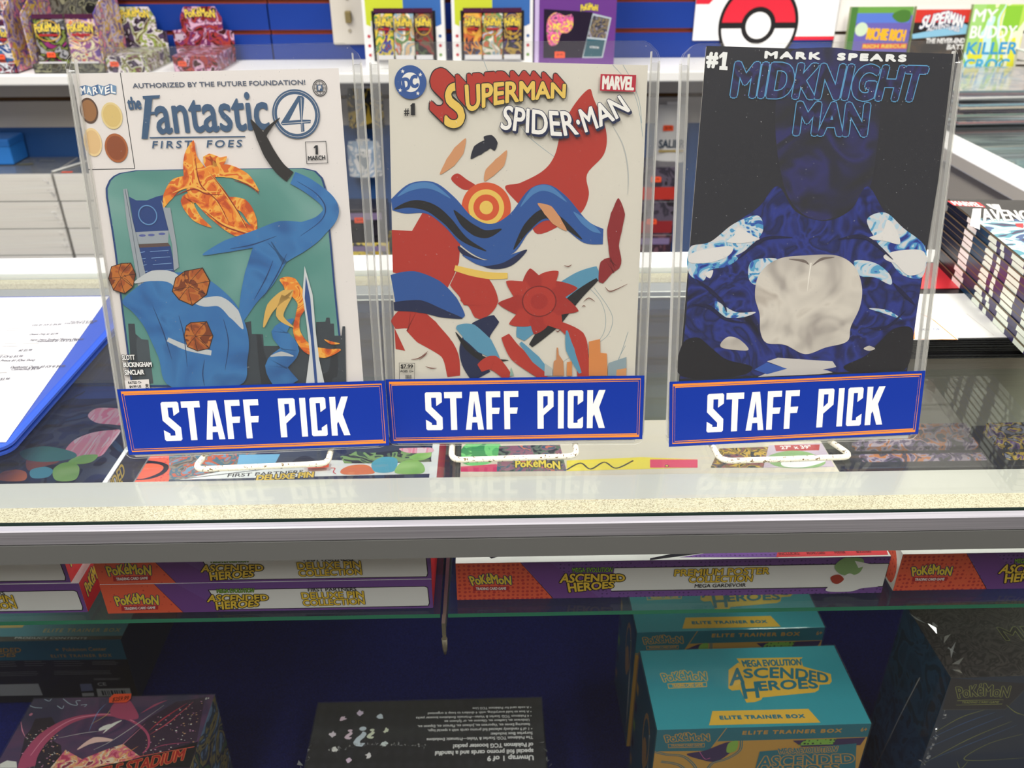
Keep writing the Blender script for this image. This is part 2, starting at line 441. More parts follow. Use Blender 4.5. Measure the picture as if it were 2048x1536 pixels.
nt, N, b, L = nodes(NAVY)
tc = N('ShaderNodeTexCoord'); n = N('ShaderNodeTexNoise'); n.inputs['Scale'].default_value = 700; n.inputs['Detail'].default_value = 3
r = N('ShaderNodeValToRGB'); r.color_ramp.elements[0].color = lin('0c103c', 1.0); r.color_ramp.elements[1].color = lin('161c5c', 1.0); r.color_ramp.elements[0].position = .35; r.color_ramp.elements[1].position = .7
L(tc.outputs['Object'], n.inputs['Vector']); L(n.outputs[0], r.inputs[0]); L(r.outputs[0], b.inputs['Base Color']); b.inputs['Roughness'].default_value = .95; b.inputs['Specular IOR Level'].default_value = .1
m = MB(); m.box((X0, .4480, -.475), (X1, .925, -.4575), NAVY); m.build('case_floor', case)
m = MB(); m.box((X0, .905, -.4570), (X1, .925, -.26), NAVY); m.build('rear_panel', case)
m = MB(); m.box((X0, .905, -.259), (X1, .925, -.0305), mat('dcd2be', .35, 1.15)); m.build('rear_panel', case)
m = MB(); m.box((X0 - .02, .44, -.95), (X0 - .001, .926, -.001), mat('8e8d8a', .4, 1.0, .5)); m.build('end_frame', case)
m = MB(); m.box((X0, .446, -.95), (X1, .925, -.476), mat('3a3f58', .5, 1.0)); m.build('base_cabinet', case)
# the two glass shelves on knife brackets
for xa, xb in ((-.795, -.0445), (-.0385, .72)):
    m = MB(); m.box((xa, .4835, -.1250), (xb, .86, -.1212), SHELF_GLASS, faces={'-y': SHELF_EDGE, '+x': SHELF_EDGE, '-x': SHELF_EDGE}); m.build('glass_shelf', case)
STEEL = mat('a7a08c', .35, 1.0, .8)
def bracket(x):
    e = bpy.data.objects.new('shelf_bracket', None)
    m = MB(); pts = [(.474, -.1215), (.474, -.1330), (.4765, -.1385), (.480, -.1330), (.60, -.160), (.885, -.182), (.885, -.1262), (.484, -.1262), (.4835, -.1215)]
    Mx = Matrix(((0, 0, 1, x - .0014), (1, 0, 0, 0), (0, 1, 0, 0), (0, 0, 0, 1)))
    m.prism(pts, 0, .0028, STEEL, Mx)
    o = m.build('shelf_bracket', case)
    m = MB().tube([(x, .4755, -.1385), (x, .4755, -.150), (x, .4752, -.1545)], [.0023, .0019, .0009], STEEL, 8); m.build('bracket_tip', o)
    m = MB(); m.box((x - .008, .886, -.45), (x + .008, .904, -.032), STEEL, .001, 1)
    for k in range(14): m.box((x - .0025, .8845, -.06 - k * .026), (x + .0025, .8862, -.072 - k * .026), mat('2a2a2a'))
    m.build('slotted_standard', case)
for x in (-.0415,): bracket(x)

# ================================================================ toploaders, comics, wire stands
RIGID = []
def top_matrix(n):
    x, y, z, yw, ln, sp = TOP[n]
    return Matrix.Translation((x, y, z)) @ Matrix.Rotation(R(yw), 4, 'Z') @ Matrix.Rotation(R(-ln), 4, 'X') @ Matrix.Rotation(R(-sp), 4, 'Y')
SIGN_BLUE = mat('17359a', .3, 1.1); SIGN_OR = mat('e58a3a', .4, 1.1); SIGN_W = mat('f1f3f8', .4, 1.15)
def sheet_outline(dx=0.0):
    w, h = TW - dx, TH - dx
    c = .014
    return ([(-w / 2 + .006, dx / 2), (w / 2 - .006, dx / 2)] + [(w / 2 - .006 + .006 * math.sin(R(a)), dx / 2 + .006 - .006 * math.cos(R(a))) for a in (30, 60, 90)]
            + [(w / 2, h - c * .8), (w / 2 - .002, h - c * .45), (w / 2 - c * .5, h - c * .12), (w / 2 - c * .75, h), (-w / 2 + c * .75, h), (-w / 2 + c * .5, h - c * .12), (-w / 2 + .002, h - c * .45), (-w / 2, h - c * .8)]
            + [(-w / 2 + .006 - .006 * math.sin(R(a)), dx / 2 + .006 - .006 * math.cos(R(a))) for a in (90, 60, 30)])
def toploader(n, label, sign):
    Mw = top_matrix(n)
    t = thing('comic_toploader', label, 'toploader', mw=Mw, group='clear toploaders on the counter')
    UP = Matrix(((1, 0, 0, 0), (0, 0, -1, 0), (0, 1, 0, 0), (0, 0, 0, 1)))   # outline (x, z) standing up; thickness along -y
    m = MB(); m.prism(sheet_outline(), -.0007, 0, PLASTIC, UP, EDGE); m.build('front_sheet', t)
    m = MB(); m.prism(sheet_outline(), -.0062, -.0055, PLASTIC, UP, EDGE); m.build('back_sheet', t)
    for sx in (-1, 1):
        m = MB()
        xo, xi = sx * (TW / 2 - .0004), sx * (TW / 2 - .0052)
        m.box((xi, .0009, .006), (xo, .0054, TH - .013), WELD, .0006, 1)
        m.box((xi - sx * .0007, .0008, .006), (xi, .0054, TH - .006), EDGE, .0003, 1)
        m.box((xo - sx * .0006, .0008, .008), (xo + sx * .0004, .0054, TH - .012), EDGE, .0003, 1)
        m.build('side_weld', t)
    m = MB(); m.box((-TW / 2 + .006, .0008, .0005), (TW / 2 - .006, .0054, .0040), EDGE, .0008, 1); m.build('bottom_weld', t)
    # the printed strip stuck across the bottom of the front sheet
    A = Art(); q = sign['q']; A.poly(q, SIGN_BLUE)
    cx = sum(p[0] for p in q) / 4; cy = sum(p[1] for p in q) / 4
    def inset(d): return [(p[0] - d * (1 if p[0] > cx else -1), p[1] - d * (1 if p[1] > cy else -1)) for p in q]
    A.frame(inset(26), 9, SIGN_OR); A.frame(inset(41), 5, SIGN_OR)
    (bx, by), (ex, ey), (tx, ty) = sign['t']
    ang = math.atan2(ey - by, ex - bx); ln = math.hypot(ex - bx, ey - by)
    hh = math.hypot(tx - bx, ty - by)
    gaps = [0, 112, 235, 355, 460, 655, 775, 832, 945]; k = ln / 1051
    c, s_ = math.cos(ang), math.sin(ang)
    ux, uy = (tx - bx) / hh, (ty - by) / hh
    for ch, g in zip('STAFFPICK', gaps):
        o, hole, w = CUT[ch]
        F = lambda a, b: (bx + c * k * a - s_ * 0 + -s_ * (220 - b) * hh / 220, by + s_ * k * a + c * (220 - b) * hh / 220)
        A.poly([F(a + g, b) for a, b in o], SIGN_W, [F(a + g, b) for a, b in hole] if hole else None)
    m = A.build('printed_strip', t, (0, -.00015, 0), (1, 0, 0), (0, 0, 1))
    return t
SIGNS = {
 'T1': dict(q=[(-912,514),(940,499),(941,15),(-898,29)], t=[(-633,121),(669,106),(-627,409)]),
 'T2': dict(q=[(-925,506),(911,525),(916,42),(-913,19)], t=[(-648,120),(641,131),(-643,409)]),
 'T3': dict(q=[(-924,491),(924,525),(926,43),(-912,0)], t=[(-642,102),(649,126),(-647,393)])}
toploader('T1', 'leftmost clear toploader with a blue staff strip, holding the comic with the teal panel', SIGNS['T1'])
toploader('T2', 'middle clear toploader with a blue staff strip, holding the off white comic with red shapes', SIGNS['T2'])
toploader('T3', 'rightmost clear toploader with a blue staff strip, holding the black and blue comic', SIGNS['T3'])
WIRE = busy(['6b5836', 'e9e3d2', 'e9e3d2', 'e4ddc8', 'efe9da', 'efe9da'], 500, 3, 1.1, .4, .5)
def stand(n, xl, yl, xr, yr, label, dl=0.0, dr=0.0):
    """painted wire easel: foot loop in front, runners under the toploader, leaning back loop"""
    x, y, z, yw, ln, sp = TOP[n]
    t = thing('wire_stand', label, 'stand', (0, 0, 0), group='wire stands under the toploaders')
    r = .0022; zz = r
    m = MB(); yb = y + .085
    m.tube(fillet([(xl + dl, y + .004, zz + .0004), (xl, yl, zz), (xr, yr, zz), (xr + dr, y + .004, zz + .0004)], .009), r, WIRE, 10); m.build('foot_loop', t)
    m = MB()
    for xa, d in ((xl, dl), (xr, dr)): m.tube([(xa + d, y + .004, zz + .0002), (xa + d, yb, zz)], .0016, WIRE, 8)
    m.tube([(xl + dl, yb, zz), (xr + dr, yb, zz)], .0018, WIRE, 8); m.build('runner', t)
    m = MB(); tl = math.tan(R(ln)); zt = .17
    P = lambda xx, z_: (xx, y + .0125 + (z_) * tl, z_)
    m.tube(fillet([(xl + dl + .012, y + .020, zz)] + [P(xl + dl + .012, .012), P(xl + dl + .012, zt), P(xr + dr - .012, zt), P(xr + dr - .012, .012)] + [(xr + dr - .012, y + .020, zz)], .010), .0016, WIRE, 8); m.build('back_loop', t)
    return t
stand('T1', -.2130, .5010, -.1200, .5060, 'painted wire stand under the leftmost toploader, paint worn off', .004, 0)
stand('T2', -.0325, .5080, .0575, .5110, 'painted wire stand under the middle toploader', 0, 0)
stand('T3', .1590, .5020, .2550, .5050, 'painted wire stand under the rightmost toploader, skewed to the right', -.002, -.010)
def comic(n, label, q, art):
    """a stapled comic book standing inside its toploader: pages and printed cover. q: top left, top right, bottom right, bottom left"""
    t = thing('comic_book', label, 'comic book', mw=top_matrix(n))
    UP = Matrix(((1e-4, 0, 0, 0), (0, 0, 1, 0), (0, 1e-4, 0, 0), (0, 0, 0, 1)))
    cx = sum(p[0] for p in q) / 4; cy = sum(p[1] for p in q) / 4
    m = MB(); m.prism([(p[0] - (6 if p[0] > cx else -4), p[1] - (5 if p[1] > cy else -5)) for p in q], .0030, .0050, mat('e2ddd0', .7, 1.1), UP); m.build('pages', t)
    A = Art(); art(A, q)
    A.build('front_cover', t, (0, .0028, 0), (1, 0, 0), (0, 0, 1))
    return t
def down(q, z=25):
    """carry the side edges of a traced cover on down to its hidden bottom edge"""
    (a, b, c, d) = q; f = lambda p, r: (p[0] + (r[0] - p[0]) * (p[1] - z) / (p[1] - r[1]), z)
    return [a, b, f(b, c), f(a, d)]

# ---------------------------------------------------------------- printed covers: titles and marks as printed, pictures as plain colour shapes
PAPER = mat('dcd7d5', .35, 1.12, coat=.15); INKBLUE = mat('3c5a7c', .4, 1.0); DARK = mat('1d2026', .4, 1.0); NAVYINK = mat('1c3f78', .4, 1.0)
TEAL = busy(['4c857e', '58918a', '6ea099', '84aba6'], 14, 1, 1.0, .35, .6, False, lo=.3, hi=.75)
FLAME = busy(['c24f1c', 'd8671f', 'ea8f2e', 'f0b24a', 'd8671f'], 75, 2, 1.0, .35, 1.5, True)
SUIT = busy(['26558f', '2f6cac', '3a7ab6', '2a5f9c'], 26, 3, 1.0, .35, .8, False); ROCK = busy(['8a431c', 'a9551f', 'bd6f2c', '7a3815'], 90, 4, 1.0, .35, .6)
CLOTH = mat('c2c7ca', .4, 1.0); CITYG = busy(['2c3138', '3a424a', '4a545c'], 40, 5, 1.0, .35, .4, True, (1, 1, .2))
def barcode(A, x, y, w, h, n=16, m=DARK, seed=1):
    rr = random.Random(seed); p = 0
    while p < w:
        b = rr.choice((2, 3, 5)) * w / 60; A.rect(x + p, y, x + min(w, p + b), y + h, m); A.k -= .14; p += b + rr.choice((2, 3)) * w / 50
    A.up()
def cover_one(A, q):
    A.poly(q, PAPER)
    # corner box with the maker's blocks and four plain colour ovals
    A.line([(-603,2585),(-595,1993)], 5, DARK); A.line([(-896,1995),(-595,1993)], 5, DARK)
    tops = [(-871,2507),(-831,2517),(-794,2505),(-753,2519),(-716,2506),(-676,2520),(-639,2507)]; bots = [(-872,2452),(-833,2463),(-796,2449),(-756,2463),(-721,2450),(-681,2463),(-646,2455)]
    for i, ch in enumerate('MARVEL'):
        A.poly([tops[i], tops[i + 1], bots[i + 1], bots[i]], mat('3f6494' if i % 2 == 0 else '6f92b6', .4, 1.0))
        a, b, c, d = tops[i], tops[i + 1], bots[i + 1], bots[i]; mid = lambda u, v: ((a[0] * (1 - u) + b[0] * u) * (1 - v) + (d[0] * (1 - u) + c[0] * u) * v, (a[1] * (1 - u) + b[1] * u) * (1 - v) + (d[1] * (1 - u) + c[1] * u) * v)
        A.text(ch, [mid(.14, .12), mid(.86, .12), mid(.86, .88), mid(.14, .88)], mat('f4f4f4'), 1.6)
    for c_, e1, e2, m_, cap in (([(-832,2361)], [(-776,2359)], [(-820,2440)], '9a6b40', '5a4030'), ([(-692,2326)], [(-626,2324)], [(-680,2409)], 'd8bd78', 'e2cd92'),
                                ([(-837,2166)], [(-780,2165)], [(-824,2255)], 'e0bd88', 'ebd09a'), ([(-693,2126)], [(-620,2124)], [(-680,2217)], '8f4a26', 'ab6030')):
        c_ = c_[0]; rx = e1[0][0] - c_[0]; ry = e2[0][1] - c_[1]
        A.disc(c_[0], c_[1], rx, mat(m_, .4, 1.0), ry); A.disc(c_[0], c_[1], rx, mat(cap, .4, 1.0), ry, hole=.84)
    A.text('AUTHORIZED BY THE FUTURE FOUNDATION!', [(-536,2492),(556,2489),(-532,2520)], mat('4a5468'), .8)
    c_ = [(647,2465)][0]
    A.disc(c_[0], c_[1], 47, DARK, 52, hole=.9); A.disc(c_[0], c_[1], 37, DARK, 42, hole=.92)
    for k in (-.5, 0, .5):
        A.line([(c_[0] - 34, c_[1] + k * 44), (c_[0] + 34, c_[1] + k * 44)], 2.5, DARK); A.line([(c_[0] + k * 34 * 1.1, c_[1] + 38 * (1 - k * k)), (c_[0] + k * 44, c_[1]), (c_[0] + k * 34 * 1.1, c_[1] - 38 * (1 - k * k))], 2.5, DARK, sm=True)
    A.rect(c_[0] - 17, c_[1] - 19, c_[0] + 17, c_[1] + 19, INKBLUE); A.text('F', [(c_[0] - 7, c_[1] + 12), (c_[0] + 8, c_[1] + 12), (c_[0] + 8, c_[1] - 12), (c_[0] - 7, c_[1] - 12)], PAPER, 2)
    # title
    A.text('the', [(-580,2362),(-499,2365),(-570,2436)], INKBLUE, 3.2)
    A.poly([(-482,2442),(-371,2445),(-378,2426),(-422,2424),(-441,2344),(-398,2346),(-403,2329),(-446,2327),(-484,2178),(-524,2178),(-468,2424),(-481,2425)], INKBLUE)
    A.text('antastic', [(-414,2211),(301,2220),(-401,2440)], INKBLUE, 5)
    A.line([(-472,2184),(140,2176)], 8, INKBLUE)
    A.text('FIRST  FOES', [(-463,2118),(109,2112),(-459,2162)], INKBLUE, 1.2, space=1.35, shear=10)
    c_ = [(481,2307)][0]; e = [(634,2304),(495,2461)]
    rx, ry = e[0][0] - c_[0], e[1][1] - c_[1]
    A.disc(c_[0], c_[1], rx, INKBLUE, ry, 48); A.disc(c_[0], c_[1], rx * .93, PAPER, ry * .93, 48, hole=.985); A.disc(c_[0], c_[1], rx * .80, PAPER, ry * .80, 48)
    A.poly([(504,2421),(533,2417),(543,2404),(520,2272),(573,2269),(569,2248),(527,2247),(526,2197),(503,2196),(505,2245),(388,2240),(376,2252)], INKBLUE, [(504,2381),(433,2268),(505,2271)]); A.line([(522,2408),(510,2200)], 3, PAPER); A.line([(384,2250),(568,2258)], 3, PAPER)
    A.frame([(525,2132),(659,2133),(660,1995),(523,1993)], 3.5, DARK)
    A.poly([(576,2097),(590,2109),(604,2109),(601,2050),(585,2051),(588,2094),(577,2090)], DARK); A.text('MARCH', [(535,2015),(645,2017),(537,2041)], DARK, 1.3)
    # picture panel: teal sky, grey towers, blue and orange shapes
    out = [(-695,1968),(-583,1983),(-363,1981),(-32,1976),(301,1971),(502,1967),(579,1946),(620,1900),(638,1822),(640,1665),(643,1422),(644,1189),(650,854),(667,458),(-820,522),(-810,1006),(-798,1470),(-798,1598),(-802,1820),(-796,1875),(-767,1924),(-736,1950)]
    cx = sum(p[0] for p in out) / len(out); cy = sum(p[1] for p in out) / len(out)
    A.poly(out, NAVYINK); ins = [(cx + (x - cx) * .982, cy + (y - cy) * .988) for x, y in out]; A.poly(ins, TEAL)
    # skyline
    A.poly([(-4,945),(50,955),(46,865),(122,860),(119,777),(477,763),(492,932),(556,932),(565,960),(588,959),(590,917),(614,916),(611,831),(660,829),(671,895),(689,895),(665,471),(-81,502)], CITYG)
    A.poly([(-779,969),(-735,967),(-739,896),(-704,858),(-659,851),(-666,540),(-784,532),(-808,570)], CITYG)
    # tower
    tw = mat('22407e', .4, 1.0); gr = mat('9aa3ac', .4, 1.0)
    A.poly([(-654,1816),(-610,1790),(-543,1788),(-474,1811),(-428,1820),(-424,1698),(-425,1586),(-562,1570),(-655,1584),(-651,1694)], tw)
    A.poly([(-655,1584),(-425,1588),(-441,1507),(-649,1505)], gr)
    for u in (835, 888, 950): A.disc(*[(-602,1560),(-543,1562),(-473,1567)][(835, 888, 950).index(u)], 22, mat('5560a0', .4, 1.0), 8)
    A.poly([(-650,1503),(-441,1507),(-427,1484),(-452,1375),(-649,1381)], mat('5d4a48', .4, 1.0))
    A.poly([(-647,1480),(-427,1484),(-418,1331),(-493,970),(-561,804),(-616,1081),(-644,1419)], tw)
    for k in range(9):
        y0 = 1475 + 42 * k
        A.line([(p[0], p[1] - k * 42 * 1.03) for p in [(-632,1448),(-600,1453)]], 3, mat('7fa6d6')); A.line([(p[0] + k * 4, p[1] - k * 42 * 1.03) for p in [(-567,1452),(-442,1457)]], 3, mat('7fa6d6'))
    A.disc(*[(-548,1693)][0], 62, mat('5f8fc4', .4, 1.0), 66, hole=.88)
    A.poly([(-683,1865),(-657,1867),(-655,1705),(-617,1326),(-561,804),(-464,506),(-546,510),(-673,1083),(-679,1375),(-690,1650)], gr); A.line([(-671,1863),(-663,1650),(-656,1293),(-616,915),(-517,509)], 4, mat('55606c'))
    A.poly([(-449,1788),(-426,1737),(-395,1736),(-386,1494),(-389,1342),(-425,1320),(-414,1495)], gr)
    # orange plume
    A.line([(-192,2160),(-223,2044),(-177,1879),(-72,1721),(38,1594),(179,1538)], (4, 95, 210, 190, 130, 20), FLAME, sm=True)
    for s_ in ([(-206,1913),(-331,1884),(-402,1809),(-439,1738)], [(-145,1955),(0,1962),(117,1915),(195,1826)], [(-219,1803),(-279,1772),(-235,1670),(-142,1599)], [(-56,1765),(76,1739),(132,1636),(146,1545)], [(-78,1964),(-103,2030),(-38,2023),(10,2054)]):
        A.line(s_, (60, 85, 60, 3), FLAME, sm=True)
    for s_ in ([(-208,2076),(-196,1902),(-98,1788),(-36,1641)], [(-372,1830),(-244,1870),(-160,1835),(-60,1832)], [(-184,1724),(-82,1631),(25,1583),(134,1543)], [(28,1917),(103,1893),(166,1847),(175,1825)], [(-122,1965),(-46,1853),(28,1718),(83,1592)]):
        A.line(s_, (2, 16, 12, 2), mat('f2b44e', .4, 1.0), sm=True); A.line([(x + 14, y - 18) for x, y in s_], (2, 9, 7, 1), mat('8f2e10', .4, 1.0), sm=True)
    # black then blue streamer bending down the right edge and sweeping back under itself
    A.line([(189,2281),(244,2172),(288,2063),(346,1969),(407,1912)], (6, 66, 78, 78, 78), mat('23201f', .4, 1.0), sm=True)
    A.line([(376,2287),(280,2204),(255,2118),(306,2019)], (4, 30, 34, 20), mat('23201f', .4, 1.0), sm=True)
    A.line([(424,1906),(525,1848),(641,1744),(645,1654),(522,1556),(297,1460),(236,1424),(152,1277),(55,1116),(-20,952)], (84, 96, 100, 105, 120, 200, 240, 235, 200, 110, 20), SUIT, sm=True)
    A.line([(490,1579),(319,1573),(143,1516),(-55,1472),(-220,1420)], (60, 110, 110, 80, 8), SUIT, sm=True)
    for s_ in ([(450,1883),(566,1802),(621,1711),(585,1622),(440,1524)], [(242,1366),(184,1252),(88,1103)], [(338,1409),(254,1261),(147,1112)], [(281,1529),(116,1477),(-35,1454)]):
        A.line(s_, (2, 9, 2), mat('1d3f70', .4, 1.0), sm=True)
    # a broad blue hill with a pale ridge, loose boulders
    A.blob([(-793,1123),(-690,1213),(-567,1278),(-416,1308),(-270,1291),(-132,1193),(-22,1047),(22,854),(-2,685),(-81,502),(-540,510),(-605,733),(-670,941),(-735,1050)], SUIT)
    A.line([(-696,1248),(-566,1290),(-443,1274),(-373,1190),(-269,1104),(-143,1099),(-60,1013),(-8,903)], (10, 70, 80, 70, 60, 70, 80, 8), CLOTH, sm=True)
    A.line([(-526,851),(-400,786),(-242,743)], (30, 40, 36), CLOTH, sm=True)
    for s_ in ([(-594,1081),(-548,900),(-515,705)], [(-430,1015),(-413,871),(-417,652)], [(-133,980),(-117,811),(-163,617)], [(-294,696),(-318,599),(-316,512)]):
        A.line(s_, (2, 8, 2), mat('1d3f70', .4, 1.0), sm=True)
    for s_ in ([(-762,1383),(-698,1384),(-677,1305),(-706,1219),(-769,1175),(-841,1201),(-863,1283),(-832,1363)], [(-352,1317),(-230,1336),(-190,1242),(-224,1149),(-330,1077),(-416,1121),(-455,1181),(-420,1273)], [(-355,965),(-245,967),(-214,863),(-250,774),(-334,759),(-400,792),(-413,871),(-390,942)]):
        A.poly(s_, mat('241813', .4, 1.0)); c0 = (sum(p[0] for p in s_) / 8, sum(p[1] for p in s_) / 8)
        A.poly([(c0[0] + (x - c0[0]) * .95, c0[1] + (y - c0[1]) * .95) for x, y in s_], ROCK)
        for k in range(4): a_, b_ = s_[k], s_[(k + 3) % 8]; A.line([a_, (c0[0] + 9 * (k - 2), c0[1] + 7 * (2 - k)), b_], (5, 2, 5), mat('3a2014', .4, 1.0), sm=True); A.k -= .14
    # flame and gold swirls round a white spire
    A.line([(275,1237),(341,1200),(411,1079),(372,973),(357,865),(417,753),(532,712),(647,732)], (10, 110, 70, 30, 50, 70, 70, 10), FLAME, sm=True)
    A.line([(540,809),(586,783),(644,775)], (4, 22, 6), FLAME, sm=True)
    A.poly([(450,1322),(487,1124),(486,860),(493,664),(518,471),(381,476),(432,716),(428,935),(418,1126)], mat('d0d5d8', .4, 1.0)); A.poly([(452,1254),(469,1101),(468,861),(467,473),(447,474),(448,837),(431,1102)], mat('2a4d8c', .4, 1.0))
    A.line([(342,962),(240,870),(299,746),(193,627),(262,482)], (10, 110, 120, 150, 170), SUIT, sm=True)
    A.line([(133,910),(199,1051),(311,1130),(251,990),(337,902)], (8, 60, 70, 50, 6), mat('d8b05e', .4, 1.0), sm=True)
    A.line([(159,703),(237,718),(318,699)], (8, 34, 6), mat('b9bdc0', .4, 1.0), sm=True)
    # credits
    for s_, b_ in (('SLOTT', [(-849,719),(-764,718),(-846,753)]), ('BUCKINGHAM', [(-847,668),(-657,664),(-844,701)]), ('SINCLAIR', [(-846,613),(-715,611),(-844,647)])):
        A.text(s_, b_, mat('f2f2f0'), 1.2, 4, DARK)
    A.poly([(-854,572),(-689,575),(-691,509),(-855,508)], PAPER)
    A.text('RATED T+', [(-832,547),(-742,545),(-831,564)], DARK, .8); A.text('$4.99 US', [(-827,519),(-748,518),(-826,535)], DARK, .8)
    A.text('DE!', [(-700,509),(-698,541),(-717,510)], DARK, 1)
comic('T1', 'comic book with a white masthead and teal picture panel inside the leftmost toploader', down([(-903,2585),(776,2584),(785,499),(-860,510)]), cover_one)

RED2 = mat('b23226', .38, 1.05); BLU2 = mat('27549c', .38, 1.05); BLU3 = mat('4a7fb8', .38, 1.05); NAV2 = mat('16224a', .38, 1.0); YEL2 = mat('e6c45e', .38, 1.05); BLK = mat('16161a', .4, 1.0)
LBL = mat('5794b4', .38, 1.05); SKIN = mat('cf9468', .4, 1.05); WEB = mat('8fa6b0', .4, 1.0); MAROON = mat('8e2226', .38, 1.0)
def star(A, x, y, r, m, rot=0.0):
    A.poly([(x + (r if k % 2 == 0 else r * .42) * math.sin(rot + k * math.pi / 5), y + (r if k % 2 == 0 else r * .42) * math.cos(rot + k * math.pi / 5)) for k in range(10)], m)
def cover_two(A, q):
    A.poly(q, mat('d3cfc4', .35, 1.12, coat=.15))
    # grey strands
    for s_ in ([(-197,2620),(-171,2556),(-118,2432),(-30,2316),(92,2155),(261,2025)], [(626,2594),(706,2511),(776,2406),(814,2280),(836,2152)], [(692,2593),(750,2500),(804,2375),(827,2237)], [(518,1141),(590,1057),(629,935),(609,812),(515,714),(360,639),(264,539)], [(541,1153),(639,1020),(678,923),(645,812),(551,738)], [(788,836),(745,687),(690,524)], [(773,737),(723,625),(714,524)]):
        A.line(s_, 3, WEB, sm=True)
    A.line([(626,2238),(709,2098),(748,1935),(752,1779)], (3, 7, 8, 2), mat('b5b9b8', .4, 1.0), sm=True)
    # red drapes
    A.blob([(477,2448),(511,2387),(594,2196),(587,2045),(477,1914),(492,1781),(448,1668),(346,1601),(150,1522),(81,1659),(-67,1828),(35,1861),(183,1937),(261,2036),(304,2197),(379,2345)], RED2)
    A.poly([(-834,1555),(-698,1547),(-619,1674),(-412,1684),(-371,1490),(-386,1332),(-423,1241),(-473,1147),(-841,1267)], RED2)
    A.blob([(-424,1885),(-383,1924),(-322,1885),(-260,1840),(-340,1818)], RED2)
    A.line([(-856,895),(-740,943),(-625,844),(-473,694),(-442,518)], (60, 180, 200, 120, 90), RED2, sm=True); A.poly([(-848,876),(-780,709),(-846,722)], RED2)
    # two long waves of blue with navy troughs and light crests, a half hidden orange disc, drifting leaves
    A.disc(*[(-194,1700)][0], 165, mat('d2552c', .38, 1.05), n=40); A.disc(*[(-194,1700)][0], 120, YEL2, n=36, hole=.72); A.disc(*[(-194,1700)][0], 45, YEL2, n=24)
    A.poly(smooth([(-829,1759),(-703,1859),(-543,1869),(-410,1774),(-287,1638),(-161,1592),(-34,1659),(92,1816),(217,1849),(343,1770),(484,1611),(595,1554)], 6, False) + smooth([(594,1450),(464,1462),(323,1566),(208,1613),(93,1533),(-12,1395),(-187,1349),(-349,1432),(-473,1571),(-596,1662),(-734,1663),(-824,1686)], 6, False), BLU2)
    for s_ in ([(-813,1692),(-697,1725),(-572,1702),(-460,1616),(-347,1490),(-198,1408)], [(-12,1418),(81,1568),(196,1658),(311,1601),(452,1485)], [(-412,1684),(-322,1581),(-208,1523),(-92,1557)]):
        A.line(s_, (6, 56, 66, 50, 6), BLK, sm=True)
    for s_ in ([(-786,1776),(-681,1837),(-556,1842),(-433,1763)], [(35,1704),(126,1810),(229,1821),(344,1736)], [(391,1669),(496,1577),(578,1525)]):
        A.line(s_, (4, 40, 40, 4), BLU3, sm=True)
    A.poly(smooth([(-383,1444),(-280,1373),(-152,1338),(-24,1384),(81,1415),(-24,1310),(-165,1287),(-304,1347),(-378,1405)], 5), NAV2); A.line([(-361,1382),(-234,1329),(-94,1346),(35,1403)], (4, 40, 40, 4), BLU2, sm=True)
    for s_, m_ in (([(-322,2147),(-368,2071),(-427,1995),(-497,1919)], SKIN), ([(-54,2070),(-100,1994),(-168,1928),(-203,1873)], SKIN), ([(150,1726),(219,1681),(277,1612),(347,1543)], SKIN), ([(-291,2017),(-245,2071),(-188,2103),(-121,2108)], mat('1d2030', .4, 1.0)), ([(-204,2157),(-154,2124),(-133,2070)], mat('1d2030', .4, 1.0))):
        A.line(s_, (4, 70, 66, 6), m_, sm=True)
    # lower ribbons: navy, red, gold
    A.line([(-844,1149),(-708,1160),(-568,1111),(-452,1026),(-359,953)], (200, 230, 210, 150, 20), BLU2, sm=True); A.line([(-844,1029),(-666,1028),(-513,978),(-371,941)], (60, 90, 60, 6), NAV2, sm=True)
    A.line([(-424,1230),(-296,1158),(-239,1049),(-264,940)], (120, 250, 240, 40), RED2, sm=True)
    A.line([(-416,1295),(-306,1264),(-177,1240),(-54,1239)], (38, 48, 48, 40), YEL2, sm=True)
    A.line([(-133,939),(-242,854),(-316,743),(-306,631),(-247,516)], (60, 160, 150, 160, 150), NAV2, sm=True)
    A.line([(573,1260),(446,1201),(282,1082),(105,914),(33,791)], (90, 130, 150, 170, 60), LBL, sm=True); A.line([(563,1212),(424,1094),(260,913),(105,741)], (20, 70, 110, 30), BLK, sm=True)
    A.line([(689,1757),(690,1656),(670,1542),(668,1438),(683,1326),(631,1295),(587,1188)], (6, 95, 100, 70, 80, 120, 30), MAROON, sm=True)
    A.line([(-414,880),(-326,843),(-219,743),(-112,630)], (20, 130, 130, 8), LBL, sm=True); A.line([(-421,843),(-340,731),(-221,643),(-52,636)], (4, 40, 40, 4), BLK, sm=True)
    # a red many petalled flower
    c0 = [(164,1059)][0]
    for k in range(9):
        a = 2 * math.pi * k / 9 + .3; A.line([(c0[0] + 50 * math.cos(a), c0[1] + 50 * math.sin(a)), (c0[0] + 150 * math.cos(a + .2), c0[1] + 150 * math.sin(a + .2)), (c0[0] + 285 * math.cos(a + .1), c0[1] + 235 * math.sin(a + .1))], (30, 150, 6), RED2 if k % 2 else mat('a92a22', .38, 1.0), sm=True)
    A.disc(c0[0], c0[1], 120, RED2, 110); A.disc(c0[0], c0[1], 120, mat('7a1a18', .38, 1.0), 110, hole=.93); A.disc(c0[0], c0[1], 60, mat('a92a22', .38, 1.0), 55)
    A.line([(296,900),(429,801),(468,664),(483,506)], (40, 110, 90, 90), RED2, sm=True); A.line([(357,851),(383,714),(458,538)], (10, 60, 20), LBL, sm=True)
